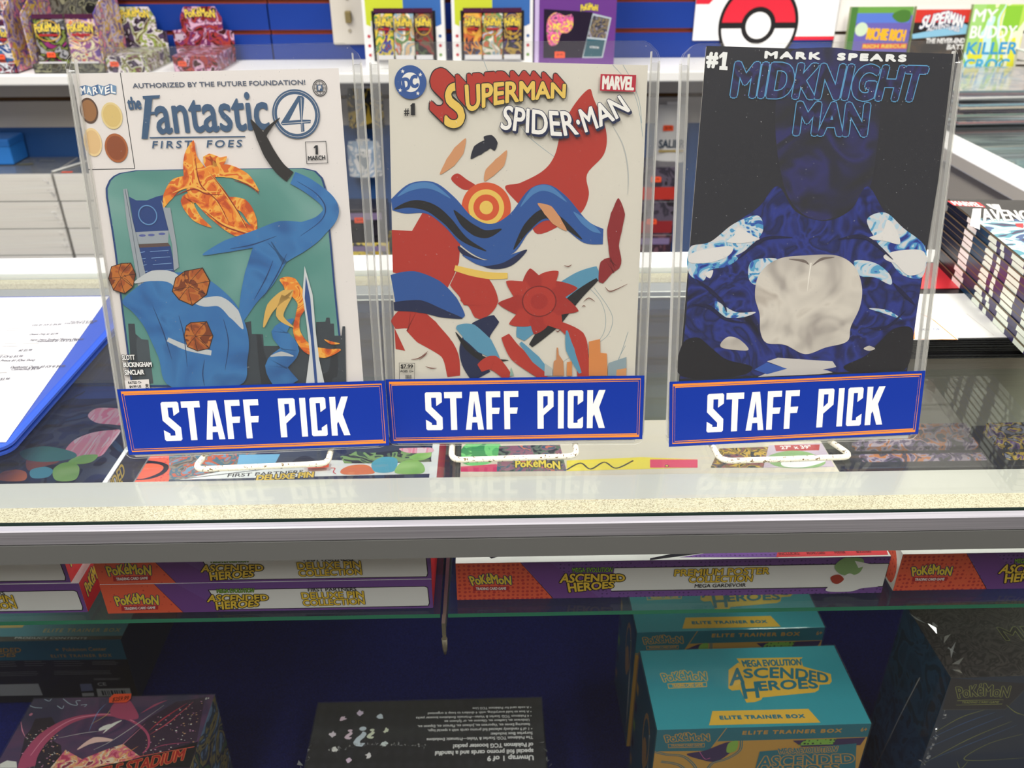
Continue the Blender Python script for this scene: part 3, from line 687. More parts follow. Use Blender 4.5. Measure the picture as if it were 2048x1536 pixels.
    A.line([(-74,816),(9,679),(166,552),(215,507)], (60, 110, 90, 60), RED2, sm=True); A.line([(33,766),(142,641),(252,526)], (20, 60, 16), LBL, sm=True); A.line([(-258,580),(-161,617),(-52,509)], (60, 110, 60), RED2, sm=True)
    # skyline and birds
    for s_, m_ in (([(264,520),(269,627),(287,640),(288,727),(298,727),(303,677),(336,627),(343,519)], 'c88a5c'), ([(519,518),(514,770),(592,788),(597,688),(643,682),(651,518)], 'd98a4a'), ([(653,518),(657,613),(782,656),(785,517)], '8fa3ad'), ([(203,520),(205,615),(257,577),(262,520)], 'b3bcbc'), ([(714,517),(715,562),(785,574),(785,517)], 'd99a63'), ([(-43,522),(-33,589),(-16,521)], '8fb5a8'), ([(361,519),(362,621),(396,627),(400,519)], 'd98a4a')):
        A.poly(s_, mat(m_, .4, 1.0))
    for s_ in ([(-740,646),(-680,658),(-618,708)], [(-680,645),(-643,677),(-624,695)], [(617,1158),(659,1128),(770,1178)], [(472,1057),(507,1081),(549,1057)], [(332,1308),(362,1302),(385,1314)], [(-640,595),(-598,582),(-561,582)], [(461,1021),(473,1027),(485,1021)], [(279,851),(297,845),(315,863)]):
        A.line(s_, (2, 8, 2), mat('7a4a40', .4, 1.0), sm=True)
    # marks
    c_ = [(-669,2495)][0]; e = [(-567,2494),(-665,2598)]; rx, ry = e[0][0] - c_[0], e[1][1] - c_[1]
    DC = mat('2f5597', .38, 1.05); PW = mat('e8e6e0', .4, 1.1)
    A.disc(c_[0], c_[1], rx, DC, ry, 48); A.disc(c_[0], c_[1], rx * .58, PW, ry * .58, 40)
    for s_ in [(-716,2561),(-604,2541),(-737,2447),(-624,2427)]: star(A, s_[0], s_[1], 14, PW, .1)
    A.text('DC', [(-722,2516),(-629,2538),(-621,2471),(-714,2445)], DC, 6)
    A.text('#', [(-716,2294),(-685,2295),(-714,2334)], BLK, 1.2); A.poly([(-677,2351),(-662,2367),(-645,2367),(-647,2293),(-674,2294),(-672,2348)], BLK)
    LET = dict(res=4)
    A.text('S', [(-438,2478),(-339,2488),(-329,2227),(-454,2220)], YEL2, 8, 7, BLK, 5, ext=(-92, 88), em=RED2)
    A.text('UPERMAN', ([(-310,2315),(-185,2346),(-52,2369),(81,2384),(202,2394),(321,2398)], [(-317,2474),(-183,2482),(-51,2492),(81,2495),(201,2490),(325,2475)]), YEL2, 5, 6, BLK, 5, ext=(-58, 62), em=RED2)
    M2 = [(549,2539),(777,2531),(775,2429),(546,2438)]; A.poly(M2, mat('b5213a', .38, 1.05)); A.text('MARVEL', [(565,2526),(765,2519),(761,2442),(563,2449)], PW, 4)
    lo = [(-95,2208),(36,2190),(159,2172),(293,2161),(427,2173),(527,2205),(637,2253),(744,2314)]; hi = [(-63,2350),(47,2334),(158,2320),(269,2312),(380,2314),(479,2337),(578,2374),(674,2407)]
    A.text('SPIDER·MAN', ([(x + 8, y - 12) for x, y in lo], [(x + 8, y - 12) for x, y in hi]), NAV2, 8.5, res=4)
    A.text('SPIDER·MAN', (lo, hi), mat('eceae6', .4, 1.1), 3.5, 4.5, NAV2, 4)
    # price box
    A.frame([(-824,625),(-714,622),(-721,494),(-827,497)], 2.5, BLK); A.text('$7.99', [(-813,588),(-728,587),(-812,614)], BLK, 1.2); A.line([(-813,582),(-729,580)], 2, BLK)
    A.text('AGES 13+', [(-819,557),(-726,555),(-819,572)], BLK, .8)
    b0 = [(-785,509),(-739,537)]; barcode(A, b0[0][0], b0[0][1], b0[1][0] - b0[0][0], b0[1][1] - b0[0][1], seed=3)
comic('T2', 'comic book with a yellow and red block title on off white inside the middle toploader', down([(-805,2636),(852,2591),(848,521),(-861,505)]), cover_two)

NIGHT = mat('22232b', .35, 1.05, coat=.15); STORM = busy(['0c0e28', '161c58', '24348e', '121a4c', '1c2a78'], 30, 6, 1.0, .35, 2.2, False)
HI = busy(['1d2f8a', '2f63b8', '5aa6d0', 'b8d4e4', 'd9d8da', 'c9dbe6', '4f9ccc', '2a55ac'], 46, 7, 1.0, .35, 2.4, True, lo=.28, hi=.72); BONE = busy(['a9a29c', 'c9c3ba', 'd6d0c6', 'b9b0a6'], 26, 8, 1.05, .4, 1.2, False)
HAZE = busy(['22232b', '23243a', '2a2a66', '24254a', '22232b'], 22, 9, 1.0, .35, 1.6, False)
def cover_three(A, q):
    A.poly(q, NIGHT)
    # dim indigo cloud, then a blue mountain ridge, a smooth pale stone in front
    A.blob([(-220,2662),(-56,2702),(161,2691),(312,2623),(412,2362),(421,2036),(384,1786),(173,1619),(-4,1623),(-153,1759),(-247,2035),(-283,2371)], HAZE)
    A.poly(smooth([(-809,1447),(-662,1475),(-505,1595),(-349,1702),(-233,1833),(-95,1661),(112,1596),(283,1666),(381,1822),(511,1662),(650,1549),(819,1421)], 6, False) + [(835,1414),(823,777),(798,528),(-843,504),(-817,973)], STORM)
    for s_ in ([(-805,1441),(-674,1469),(-517,1589),(-357,1641),(-313,1542),(-382,1445),(-492,1372),(-667,1338),(-809,1341)], [(403,1603),(525,1644),(664,1536),(819,1421),(840,1294),(703,1310),(554,1376),(466,1478)], [(-815,1393),(-646,1414),(-479,1361),(-551,1299),(-664,1277),(-712,1202),(-809,1254)], [(-375,1333),(-198,1342),(-267,1243),(-339,1168),(-394,1220)], [(565,1390),(826,1359),(833,1194),(701,1209),(615,1288)], [(341,1319),(484,1303),(596,1225),(617,1147),(495,1201),(390,1216)], [(-615,1059),(-469,978),(-327,975),(-428,938),(-584,955)], [(478,982),(611,966),(723,898),(601,940)]):
        A.blob(s_, HI)
    W3 = mat('dcdad8', .4, 1.08)
    for s_ in ([(-837,524),(-840,751),(-732,802),(-624,720),(-515,637),(-328,578),(-429,513)], [(803,549),(812,817),(678,833),(582,743),(487,638),(335,561),(460,503),(658,525)]):
        A.blob(s_, mat('15141c', .35, 1.0))
    for s_ in ([(-484,1564),(-386,1507),(-334,1481),(-434,1458),(-560,1467),(-512,1509)], [(543,1594),(599,1550),(651,1431),(546,1451),(422,1472),(514,1514)], [(-803,1391),(-672,1426),(-521,1435),(-543,1373),(-667,1329),(-809,1332)], [(544,1351),(668,1386),(826,1358),(840,1298),(613,1303)], [(582,1352),(681,1387),(825,1372),(840,1245),(740,1209),(655,1274)], [(-701,1252),(-645,1276),(-662,1220)]):
        A.blob(s_, W3)
    A.blob([(-341,1091),(-319,1244),(-198,1342),(-8,1364),(210,1359),(345,1281),(411,1139),(412,997),(360,854),(344,748),(190,706),(48,662),(-102,733),(-234,750),(-285,830),(-300,961)], BONE)
    A.line([(37,1312),(30,1211),(27,1115)], (8, 7, 2), mat('e6e2da'), sm=True); A.line([(-121,1341),(-18,1326),(23,1300)], (4, 20, 4), mat('6b5f5a'), sm=True); A.line([(198,1347),(109,1336),(49,1293)], (4, 20, 4), mat('6b5f5a'), sm=True)
    A.blob([(-563,758),(-511,803),(-432,781),(-362,706),(-453,705),(-552,724)], BONE); A.blob([(468,692),(506,711),(551,690),(510,675)], BONE)
    A.poly([(-283,503),(-116,573),(-225,616),(-147,641),(52,622),(252,604),(282,562),(204,544),(259,522),(167,511)], mat('c9c5c2', .4, 1.05)); A.poly([(-313,558),(-224,609),(-75,558),(-218,521)], mat('2f58b0', .4, 1.0)); A.poly([(184,545),(282,560),(285,524)], mat('1f2f80', .4, 1.0))
    for s_ in ([(-781,1037),(-665,1022),(-531,928),(-374,898)], [(493,838),(624,848),(742,963)], [(-763,1216),(-657,1137),(-563,1045),(-534,980)], [(629,1160),(730,1067),(804,1001)], [(-478,1347),(-309,1481),(-107,1489)], [(212,1470),(402,1479),(611,1324)]):
        A.line(s_, (4, 26, 20, 3), mat('0e1240', .4, 1.0), sm=True)
    # specks of scuffing and stars
    rr = random.Random(4); W = mat('e9ecf6', .4, 1.1); LAV = mat('8a86d6', .4, 1.0)
    q0 = q; U_ = lambda u, v: ((q0[0][0] * (1 - u) + q0[1][0] * u) * (1 - v) + (q0[3][0] * (1 - u) + q0[2][0] * u) * v, (q0[0][1] * (1 - u) + q0[1][1] * u) * (1 - v) + (q0[3][1] * (1 - u) + q0[2][1] * u) * v)
    for k in range(110):
        p_ = U_(rr.uniform(.03, .97), rr.uniform(.22, .75)); r_ = rr.uniform(1.0, 2.4); A.disc(p_[0], p_[1], r_, mat('aab0bc', .5, 1.0), n=5); A.k -= .14
    A.up()
    # masthead
    A.text('#', [(-755,2678),(-684,2675),(-687,2600),(-751,2603)], W, 7); A.poly([(-676,2661),(-651,2683),(-622,2680),(-630,2597),(-617,2595),(-617,2572),(-671,2576),(-670,2598),(-656,2598),(-654,2653),(-672,2642)], W)
    A.text('MARK  SPEARS', [(-376,2645),(552,2613),(-372,2682)], W, 5, space=1.25)
    OUT = mat('5aa0d0', .4, 1.05); INN = busy(['17172a', '1c1c38', '2a2a66', '17172a', '1e1e40'], 60, 10, 1.0, .35, 1.0, False)
    for t_, Q in (('MIDKNIGHT', [(-559,2616),(703,2573),(668,2372),(-579,2415)]), ('MAN', [(-135,2364),(337,2349),(332,2155),(-147,2171)])):
        A.text(t_, Q, INN, 11, 6, OUT, 4)
        for k in range(70 if len(t_) > 3 else 26):
            u, v = rr.random(), rr.random(); x_ = (Q[0][0] * (1 - u) + Q[1][0] * u) * (1 - v) + (Q[3][0] * (1 - u) + Q[2][0] * u) * v; y_ = (Q[0][1] * (1 - u) + Q[1][1] * u) * (1 - v) + (Q[3][1] * (1 - u) + Q[2][1] * u) * v
            A.disc(x_, y_, rr.uniform(1, 3.2), rr.choice((W, LAV, LAV)), n=6); A.k -= .14
        A.up()
comic('T3', 'black and blue comic book with outlined lettering inside the rightmost toploader', down([(-760,2722),(904,2654),(806,518),(-851,503)], 30), cover_three)

# ---------------------------------------------------------------- packages in the case
KC = 1.3
def pk_logo(A, Q, fill, line, lw=4, bold=3):
    """the arched five-and-two letter game logo: uneven capitals"""
    a, b, c, d = Q; mid = lambda p, q, u: (p[0] + (q[0] - p[0]) * u, p[1] + (q[1] - p[1]) * u)
    h = abs(a[1] - d[1]) + abs(a[0] - d[0]) * .2
    up = ((a[0] - d[0]), (a[1] - d[1])); U_ = lambda p, k: (p[0] + up[0] * k, p[1] + up[1] * k)
    hi = [U_(a, 0), U_(mid(a, b, .25), .06), U_(mid(a, b, .5), .34), U_(mid(a, b, .75), .02), U_(b, 0)]
    lo = [U_(d, 0), U_(mid(d, c, .25), .14), U_(mid(d, c, .5), .2), U_(mid(d, c, .75), .12), U_(c, 0)]
    A.text('PoKéMoN', (lo, hi), fill, bold, lw, line)
def tcg_bar(A, Q, bg, fg, edge=None):
    A.poly(Q, bg)
    if edge: A.frame(Q, 4, edge)
    a, b, c, d = Q; m_ = lambda u, v: ((a[0] * (1 - u) + b[0] * u) * (1 - v) + (d[0] * (1 - u) + c[0] * u) * v, (a[1] * (1 - u) + b[1] * u) * (1 - v) + (d[1] * (1 - u) + c[1] * u) * v)
    A.text('TRADING CARD GAME', [m_(.08, .25), m_(.92, .25), m_(.92, .8), m_(.08, .8)], fg, 1)
GOLD = mat('e8b83c', .35, KC); PKY = mat('e9c23a', .35, KC); PKB = mat('27345f', .35, KC); BLACK = mat('17151a', .35, 1.0); REDP = mat('c8242c', .35, KC)
REDOT = dots('dd5a3c', 'b93330', 270, .34, KC); PURDOT = dots('6d4690', '4a2c6a', 300, .25, KC); PURP = mat('6a3f86', .35, KC); PUR2 = mat('7d559a', .35, KC); WHP = mat('e6e6e6', .35, KC)
def package(n, name, label, faces, group=None, body='e6e6e6', cat='box', wrap=False):
    x, y, z, yaw, w, d, h = POSE[n]
    t = thing(name, label, cat, (x, y, z), R(yaw), group)
    bm_ = mat(body, .4, KC) if isinstance(body, str) else body
    m = MB(); m.box((-w / 2, -d / 2, 0), (w / 2, d / 2, h), bm_, .0006, 1); m.build('carton', t)
    for f, fn in faces.items():
        A = Art(); W_ = {'front': w, 'top': w, 'left': d, 'right': d}[f] * 1e4; H_ = {'front': h, 'top': d, 'left': h, 'right': h}[f] * 1e4
        A.clip = (W_ / 2, -H_ / 2, H_ / 2) if f == 'top' else (W_ / 2, 0, H_)
        fn(A, W_, H_)
        A.build(f + '_print', t, face(f, w, d, h), *FACES[f], lift=.0001)
    if wrap:
        m = MB(); e = .0013; m.box((-w / 2 - e, -d / 2 - e, .0002), (w / 2 + e, d / 2 + e, h + e), WRAP, .0012, 2); m.build('shrink_wrap', t)
    return t
def crinkle(t, name, pts, s, seed, m=None):
    """bunched film along a seam"""
    rr = random.Random(seed); b = MB()
    for a, c in zip(pts, pts[1:]):
        n = max(3, int((Vector(c) - Vector(a)).length / (s * .7)))
        for k in range(n):
            p = Vector(a).lerp(Vector(c), k / n); q = p + Vector((rr.uniform(-1, 1), rr.uniform(-1, 1), rr.uniform(-.2, .8))) * s
            r_ = q + Vector((rr.uniform(-1, 1), rr.uniform(-1, 1), rr.uniform(-.2, .6))) * s
            f = [b.bm.verts.new(v) for v in (p, q, r_)]; fc = b.bm.faces.new(f); fc.material_index = b.mi(m or CREASE)
    return b.build(name, t)
def ah_logo(A, mega, asc, her, fill, line, lw, bold=3, sub=None):
    if mega: A.text('MEGA EVOLUTION', mega, sub or fill, .8, 3, line)
    A.text('ASCENDED', asc, fill, bold, lw, line); A.text('HEROES', her, fill, bold, lw, line)
def pin_front(A, W, H):
    A.rect(-W / 2, 0, W / 2, H, PURDOT)
    q = [(-1224,263),(-827,261),(-665,-17),(-1229,-35)]; A.poly([(-W / 2, H), (q[1][0], H), (q[2][0], 0), (-W / 2, 0)], REDOT)
    q2 = [(-827,261),(-665,-17)]; A.poly([(q2[0][0], H), (q2[0][0] + 160, H), (q2[1][0] + 330, 0), (q2[1][0], 0)], PURP)
    A.line([(q2[0][0], H), q2[1]], (3, 16, 5), BLACK)
    s_ = [(-322,222),(-368,18),(1188,242),(1209,47)]
    y1, y0 = s_[0][1], s_[1][1]; xr = s_[3][0]
    A.poly([(s_[0][0] - 120, y1 - 0)] + [(xr - 30, y1), (xr - 8, y1 - 14), (xr - 2, y0 + 30), (xr - 14, y0)] + [(s_[0][0] - 60, y0)], BLACK); A.poly([(s_[0][0] - 110, y1 - 7), (xr - 34, y1 - 7), (xr - 14, y1 - 18), (xr - 9, y0 + 34), (xr - 18, y0 + 7), (s_[0][0] - 50, y0 + 7)], WHP)
    pk_logo(A, [(-1147,168),(-821,173),(-835,81),(-1142,77)], PKY, PKB, 6, 3)
    tcg_bar(A, [(-1116,73),(-837,77),(-847,34),(-1122,25)], mat('a8262c', .4, KC), WHP)
    ah_logo(A, [(-374,227),(-95,231),(-106,190),(-376,190)], [(-442,171),(-5,164),(-5,109),(-464,103)], [(-403,102),(-71,111),(-90,53),(-406,22)], GOLD, BLACK, 6.5, 3, mat('7fae3e', .4, KC))
    A.text('FIRST PARTNERS', [(302,191),(663,190),(306,222)], BLACK, 1)
    A.text('DELUXE PIN', [(250,117),(714,122),(257,179)], GOLD, 2.6, 3.6, BLACK); A.text('COLLECTION', [(252,48),(715,55),(259,107)], GOLD, 2.6, 3.6, BLACK)
SWIRL = busy(['171a2c', '20253f', '3b3f4a', '15131a', '20344a'], 9, 11, KC, .3, 2.0, True)
PINK = busy(['e07a92', 'f0a8b4', 'e98ca0', 'f4c0c8'], 40, 12, KC, .3, .4, True, (3, .4, 1)); LEAF = busy(['9cc46a', '7db04e', 'b4d486'], 22, 13, KC, .3, .8, False)
def pin_top_left(A, W, H):
    A.rect(-W / 2, -H / 2, W / 2, H / 2, WHP); A.rect(-W / 2, -H / 2 + 250, W / 2 - 40, H / 2, SWIRL)
    A.poly([(61,1214),(711,1204),(814,929),(609,918),(415,844),(289,879)], mat('283a74', .35, KC)); A.blob([(289,879),(415,1037),(431,1120),(394,972),(802,962),(635,854),(410,781)], BLACK)
    A.blob([(644,652),(666,775),(788,787),(918,737),(1021,493),(899,497),(763,529)], PINK); A.blob([(681,83),(697,245),(803,355),(954,394),(1045,377),(1041,127),(1015,-31),(816,-39),(733,2)], PINK)
    A.blob([(413,-41),(491,74),(638,5),(705,-100),(602,-173),(504,-221)], mat('8a4a3c', .35, KC)); A.blob([(305,66),(475,142),(748,55),(816,-39),(640,-99),(425,-67)], mat('3f7a74', .35, KC))
    A.blob([(710,-226),(738,-126),(834,-116),(921,-206),(952,-366),(803,-374)], LEAF); A.blob([(785,-102),(849,-14),(990,-4),(988,-107),(888,-143)], LEAF)
    A.blob([(293,-265),(362,-205),(494,-245),(537,-367),(341,-362)], mat('c86a34', .35, KC)); A.blob([(218,-113),(280,-64),(377,-117),(391,-205),(268,-215)], BLACK)
    A.blob([(525,-221),(617,-174),(710,-226),(712,-324),(590,-333)], mat('4f9ab0', .35, KC))
    A.line([(W / 2 - 6, -H / 2), (W / 2 - 6, H / 2)], 10, mat('e8dfe4', .3, KC))
def pin_right(A, W, H):
    A.rect(-W / 2, 0, W / 2, H, REDP); A.rect(-W / 2 + 700, 0, W / 2, H, mat('3a3238', .35, KC)); A.rect(-W / 2 + 500, 0, -W / 2 + 1000, H, mat('d8d4d6', .35, KC))
    ah_logo(A, None, [(-W / 2 + 560, H * .95), (-W / 2 + 1180, H * .95), (-W / 2 + 1180, H * .55), (-W / 2 + 560, H * .55)], [(-W / 2 + 600, H * .5), (-W / 2 + 1100, H * .5), (-W / 2 + 1100, H * .1), (-W / 2 + 600, H * .1)], GOLD, BLACK, 8, 4)
    pk_logo(A, [(-W / 2 + 60, H * .78), (-W / 2 + 330, H * .78), (-W / 2 + 330, H * .35), (-W / 2 + 60, H * .35)], PKY, PKB, 6, 3)
def pin_top(A, W, H):
    A.rect(-W / 2, -H / 2, W / 2, H / 2, WHP)
    A.rect(-W / 2, -H / 2 + 420, W / 2 - 60, H / 2, SWIRL)
    q = [(-958,-360),(-1077,5),(-1503,427)]; A.poly([(-W / 2, -H / 2), (q[0][0], -H / 2)] + q + [(-W / 2, q[2][1] + 60)], REDOT)
    A.blob([(-1501,-213),(-1376,-90),(-1178,-83),(-1034,-150),(-1029,-274),(-1155,-355),(-1374,-326)], BLACK); A.blob([(-1406,-240),(-1341,-147),(-1179,-121),(-1070,-169),(-1075,-260),(-1187,-343),(-1322,-315)], mat('e05a3c', .35, KC))
    A.poly([(-1077,5),(-336,13),(-290,-243),(-762,-365),(-958,-360)], busy(['5a5248', '8a7a6a', '4a6a78', 'b45a3a', '6a8aa0'], 60, 14, KC, .3, 1.4))
    A.poly([(-427,-203),(269,-106),(1184,-155),(1194,-330),(-874,-362)], WHP); A.line([(-836,-351),(-276,-244),(203,-143)], 9, BLACK)
    A.poly([(-476,-10),(-128,-6),(-144,-197),(-446,-239)], mat('6fa8cc', .35, KC))
    A.text('FIRST PARTNERS', [(-491,-338),(120,-298),(-503,-292)], BLACK, 1.2); A.text('DELUXE PIN', [(-240,-395),(215,-354),(-257,-322)], GOLD, 4, 6, BLACK)
    A.poly([(392,-58),(520,17),(655,-12),(857,22),(1153,1),(1176,-155),(789,-170),(443,-162)], busy(['3a4a3a', '7a9a5a', '2a2a2a', '5a6a4a'], 50, 15, KC, .3, 1.4))
    A.blob([(430,-261),(505,-194),(634,-192),(700,-268),(692,-322),(467,-324)], mat('d9703a', .35, KC)); A.blob([(674,-168),(751,-80),(868,-96),(892,-198),(859,-297),(717,-293)], mat('4f9fb8', .35, KC)); A.blob([(878,-273),(931,-149),(1045,-131),(1116,-217),(1109,-323),(919,-328)], LEAF); A.blob([(983,-86),(1094,3),(1161,1),(1158,-90),(1060,-139)], LEAF)
    A.blob([(884,48),(1031,58),(1164,54),(1168,-12),(978,-21)], PINK); A.line([(340,-229),(376,-235),(370,-285),(396,-315)], 8, REDP, sm=True)
GP = 'first partner pin sets stacked on the glass shelf'
package('DL1', 'pin_collection_box', 'white striped pin set box with a red end, bottom of the stack under the binder', {'front': pin_front, 'right': pin_right}, GP)
package('DL2', 'pin_collection_box', 'pin set box with pink fan shapes on its lid, beside the blue binder', {'front': pin_front, 'right': pin_right, 'top': pin_top_left}, GP)
package('DX1', 'pin_collection_box', 'orange fronted pin set box lying on the glass shelf, lower of its pair', {'front': pin_front, 'right': lambda A, W, H: A.rect(-W / 2, 0, W / 2, H, REDP)}, GP)
dx = package('DX2', 'pin_collection_box', 'orange fronted pin set box with a price sticker on its lid, upper of its pair', {'front': pin_front, 'right': lambda A, W, H: A.rect(-W / 2, 0, W / 2, H, REDP), 'top': pin_top}, GP)
TAG = mat('f0502c', .5, KC); TAGINK = mat('5a1a10', .5, 1.0)
def sticker(parent, q, text_, tq, o, ex, ey, name='price_sticker', lift=.0006):
    A = Art(); A.poly(q, TAG)
    if text_: A.text(text_, tq, TAGINK, 1)
    return A.build(name, parent, o, ex, ey, lift)
sticker(dx, [(132,-184),(284,-153),(321,-159),(330,-259),(169,-270),(139,-254)], '$64.99', [(174,-240),(311,-226),(166,-200)], (0, 0, POSE['DX2'][6]), (1, 0, 0), (0, 1, 0), lift=.0032)
def poster_front(A, W, H):
    A.rect(-W / 2, 0, W / 2, H, PURDOT)
    q = [(-1162,362),(-910,2)]; A.poly([(-W / 2, H), (q[0][0], H), (q[1][0], 0), (-W / 2, 0)], REDOT); A.line([(q[0][0], H), (q[1][0], 0)], (3, 14, 6), BLACK)
    A.poly([(q[0][0] + 12, H), (q[0][0] + 220, H), (q[1][0] + 360, 0), (q[1][0] + 12, 0)], PURP)
    s_ = [(-450,296),(-463,65),(1639,348),(1674,54)]; y1, y0 = s_[0][1], s_[1][1]
    A.poly([(s_[0][0], y1 + 5), (W / 2, y1 + 5), (W / 2, y0 - 5), (s_[1][0], y0 - 5)], BLACK); A.poly([(s_[0][0], y1 - 3), (W / 2 - 4, y1 - 3), (W / 2 - 4, y0 + 4), (s_[1][0], y0 + 4)], WHP)
    pk_logo(A, [(-1554,236),(-1237,234),(-1232,148),(-1527,148)], PKY, PKB, 7, 3); tcg_bar(A, [(-1525,138),(-1249,135),(-1251,90),(-1523,91)], mat('a8262c', .4, KC), WHP)
    ah_logo(A, [(-771,305),(-460,305),(-466,258),(-762,261)], [(-848,249),(-373,232),(-361,167),(-861,161)], [(-802,156),(-445,162),(-449,103),(-786,64)], GOLD, BLACK, 7.5, 3.5, mat('7fae3e', .4, KC))
    A.text('PREMIUM POSTER', [(13,209),(738,215),(8,273)], GOLD, 2.6, 3.6, BLACK); A.text('COLLECTION', [(131,141),(618,143),(125,203)], GOLD, 2.6, 3.6, BLACK); A.text('MEGA GARDEVOIR', [(180,90),(575,90),(176,125)], BLACK, .8)
    A.blob([(1232,281),(1288,361),(1384,368),(1447,330),(1441,222),(1377,187),(1289,203)], mat('7fa06a', .35, KC)); A.poly([(1377,332),(1503,297),(1419,259)], WHP); A.blob([(1299,152),(1373,205),(1509,91),(1613,70),(1488,55),(1394,23),(1205,38)], mat('dfe2ea', .35, KC)); A.blob([(1221,172),(1276,198),(1327,151),(1293,105),(1248,116)], mat('a03a2c', .35, KC))
def poster_top(A, W, H, full=True):
    A.rect(-W / 2, -H / 2, W / 2, H / 2, mat('ece6d6', .35, KC))
    if not full:
        A.text('ASCENDED', [(-1350, 40 - H / 2 + 250), (-350, 290 - H / 2), (-350, 90 - H / 2), (-1350, 60 - H / 2)], GOLD, 6, 10, BLACK); return
    A.poly([(-1653,-860),(-1524,-864),(-1646,-924)], REDP); A.line([(-1628,-905),(-1524,-868)], 6, BLACK)
    A.poly([(-1396,-867),(-1296,-869),(-1283,-913),(-1329,-932),(-1381,-954),(-1401,-930)], BLACK); A.poly([(-1387,-867),(-1354,-868),(-1357,-901),(-1328,-896),(-1326,-869),(-1299,-869),(-1305,-912),(-1378,-930)], GOLD)
    A.poly([(-181,-979),(142,-892),(510,-882),(246,-931),(-185,-1000)], BLACK); A.poly([(42,-974),(510,-882),(947,-885),(788,-993)], PURDOT)
    A.text('MEGA', [(-181,-895),(2,-874),(-177,-835)], BLACK, 1.2)
    A.poly([(807,-926),(1589,-888),(1682,-894),(1634,-986),(775,-990)], mat('c9343c', .35, KC)); A.poly([(1003,-886),(1586,-879),(1563,-930),(1020,-921)], mat('34343a', .35, KC))
    A.poly([(909,-892),(1034,-878),(1020,-921),(949,-923)], mat('c7cbe0', .35, KC))
    for s_, a_, b_ in (('INCLUDES:', 710, 822), ('PROMO CARD', 862, 960), ('POSTER', 1014, 1072), ('BOOSTERS', 1135, 1212)):
        A.text(s_, IPX(a_, b_), mat('5a1a24', .4, 1.0), .5)
    y = -H / 2
    # far half of the lid, seen through the counter top: leaf green, pink, a game logo, yellow packs, red poster note
    A.rect(-W / 2, 60, W / 2, H / 2, mat('c9bfae', .35, KC))
    A.blob([(-1650,538),(-1551,677),(-1315,642),(-1302,446),(-1394,313),(-1544,277),(-1644,346)], busy(['4fa25a', '6cbf6e', '3c8a4c'], 50, 16, KC, .3, .6)); A.poly([(-1649,267),(-1333,298),(-1289,179),(-1647,188)], mat('c22a58', .35, KC))
    A.poly([(-1308,585),(-752,600),(-723,178),(-1334,181)], busy(['2a2a2a', '5a6a58', '8a5a6a', '3a5a6a', 'c0705a'], 70, 17, KC, .3, 1.4)); pk_logo(A, [(-1163,347),(-775,324),(-777,205),(-1166,241)], PKY, BLACK, 8, 4)
    A.poly([(-710,336),(-34,373),(456,323),(397,197),(-723,173)], mat('e6c83c', .35, KC)); A.line([(-722,191),(-592,293),(-511,199),(-379,301),(-285,206),(-118,321)], 16, BLACK, sm=True)
    A.poly([(33,334),(456,323),(429,196),(12,206)], mat('d0405a', .35, KC)); A.disc(*[(165,231)][0], 18, BLACK); A.disc(*[(165,231)][0], 12, GOLD)
    A.poly([(691,493),(1147,511),(1005,181),(541,193)], busy(['2a2a22', 'c09a30', '6a5a30', '8a4a4a', '3a3a3a'], 90, 18, KC, .3, 1.4))
    A.poly([(1154,535),(1716,558),(1633,180),(1005,181)], mat('b9a8b8', .35, KC)); A.poly([(1204,534),(1624,536),(1584,441),(1192,436)], mat('a8383c', .35, KC)); A.text('27" x 39"', [(1251,467),(1528,472),(1267,520)], WHP, 2)
    A.blob([(1081,336),(1274,434),(1467,414),(1582,266),(1453,170),(1137,192)], mat('7fa06a', .35, KC)); A.blob([(1190,261),(1341,329),(1495,297),(1582,266),(1375,180),(1201,190)], WHP)
def IPX(a_, b_):
    f = {710: [(808,-970),(966,-968),(818,-939)], 862: [(1022,-967),(1160,-964),(1030,-940)], 1014: [(1236,-962),(1318,-960),(1246,-935)], 1135: [(1406,-960),(1516,-956),(1417,-933)]}
    return f[a_]
def poster_left(A, W, H):
    A.rect(-W / 2, 0, W / 2, H, mat('e2dcd6', .35, KC)); A.blob([(W / 2 - 260, 60), (W / 2 - 60, 30), (W / 2 - 30, 200), (W / 2 - 140, 330), (W / 2 - 300, 240)], REDOT)
GQ = 'poster sets lying on the glass shelf'
package('PO1', 'poster_collection_box', 'long poster set box with orange left end, middle of the glass shelf', {'front': poster_front, 'top': poster_top}, GQ)
package('PO2', 'poster_collection_box', 'second poster set box with a white lid, right of the first one', {'front': poster_front, 'top': lambda A, W, H: poster_top(A, W, H, False), 'left': poster_left}, GQ)
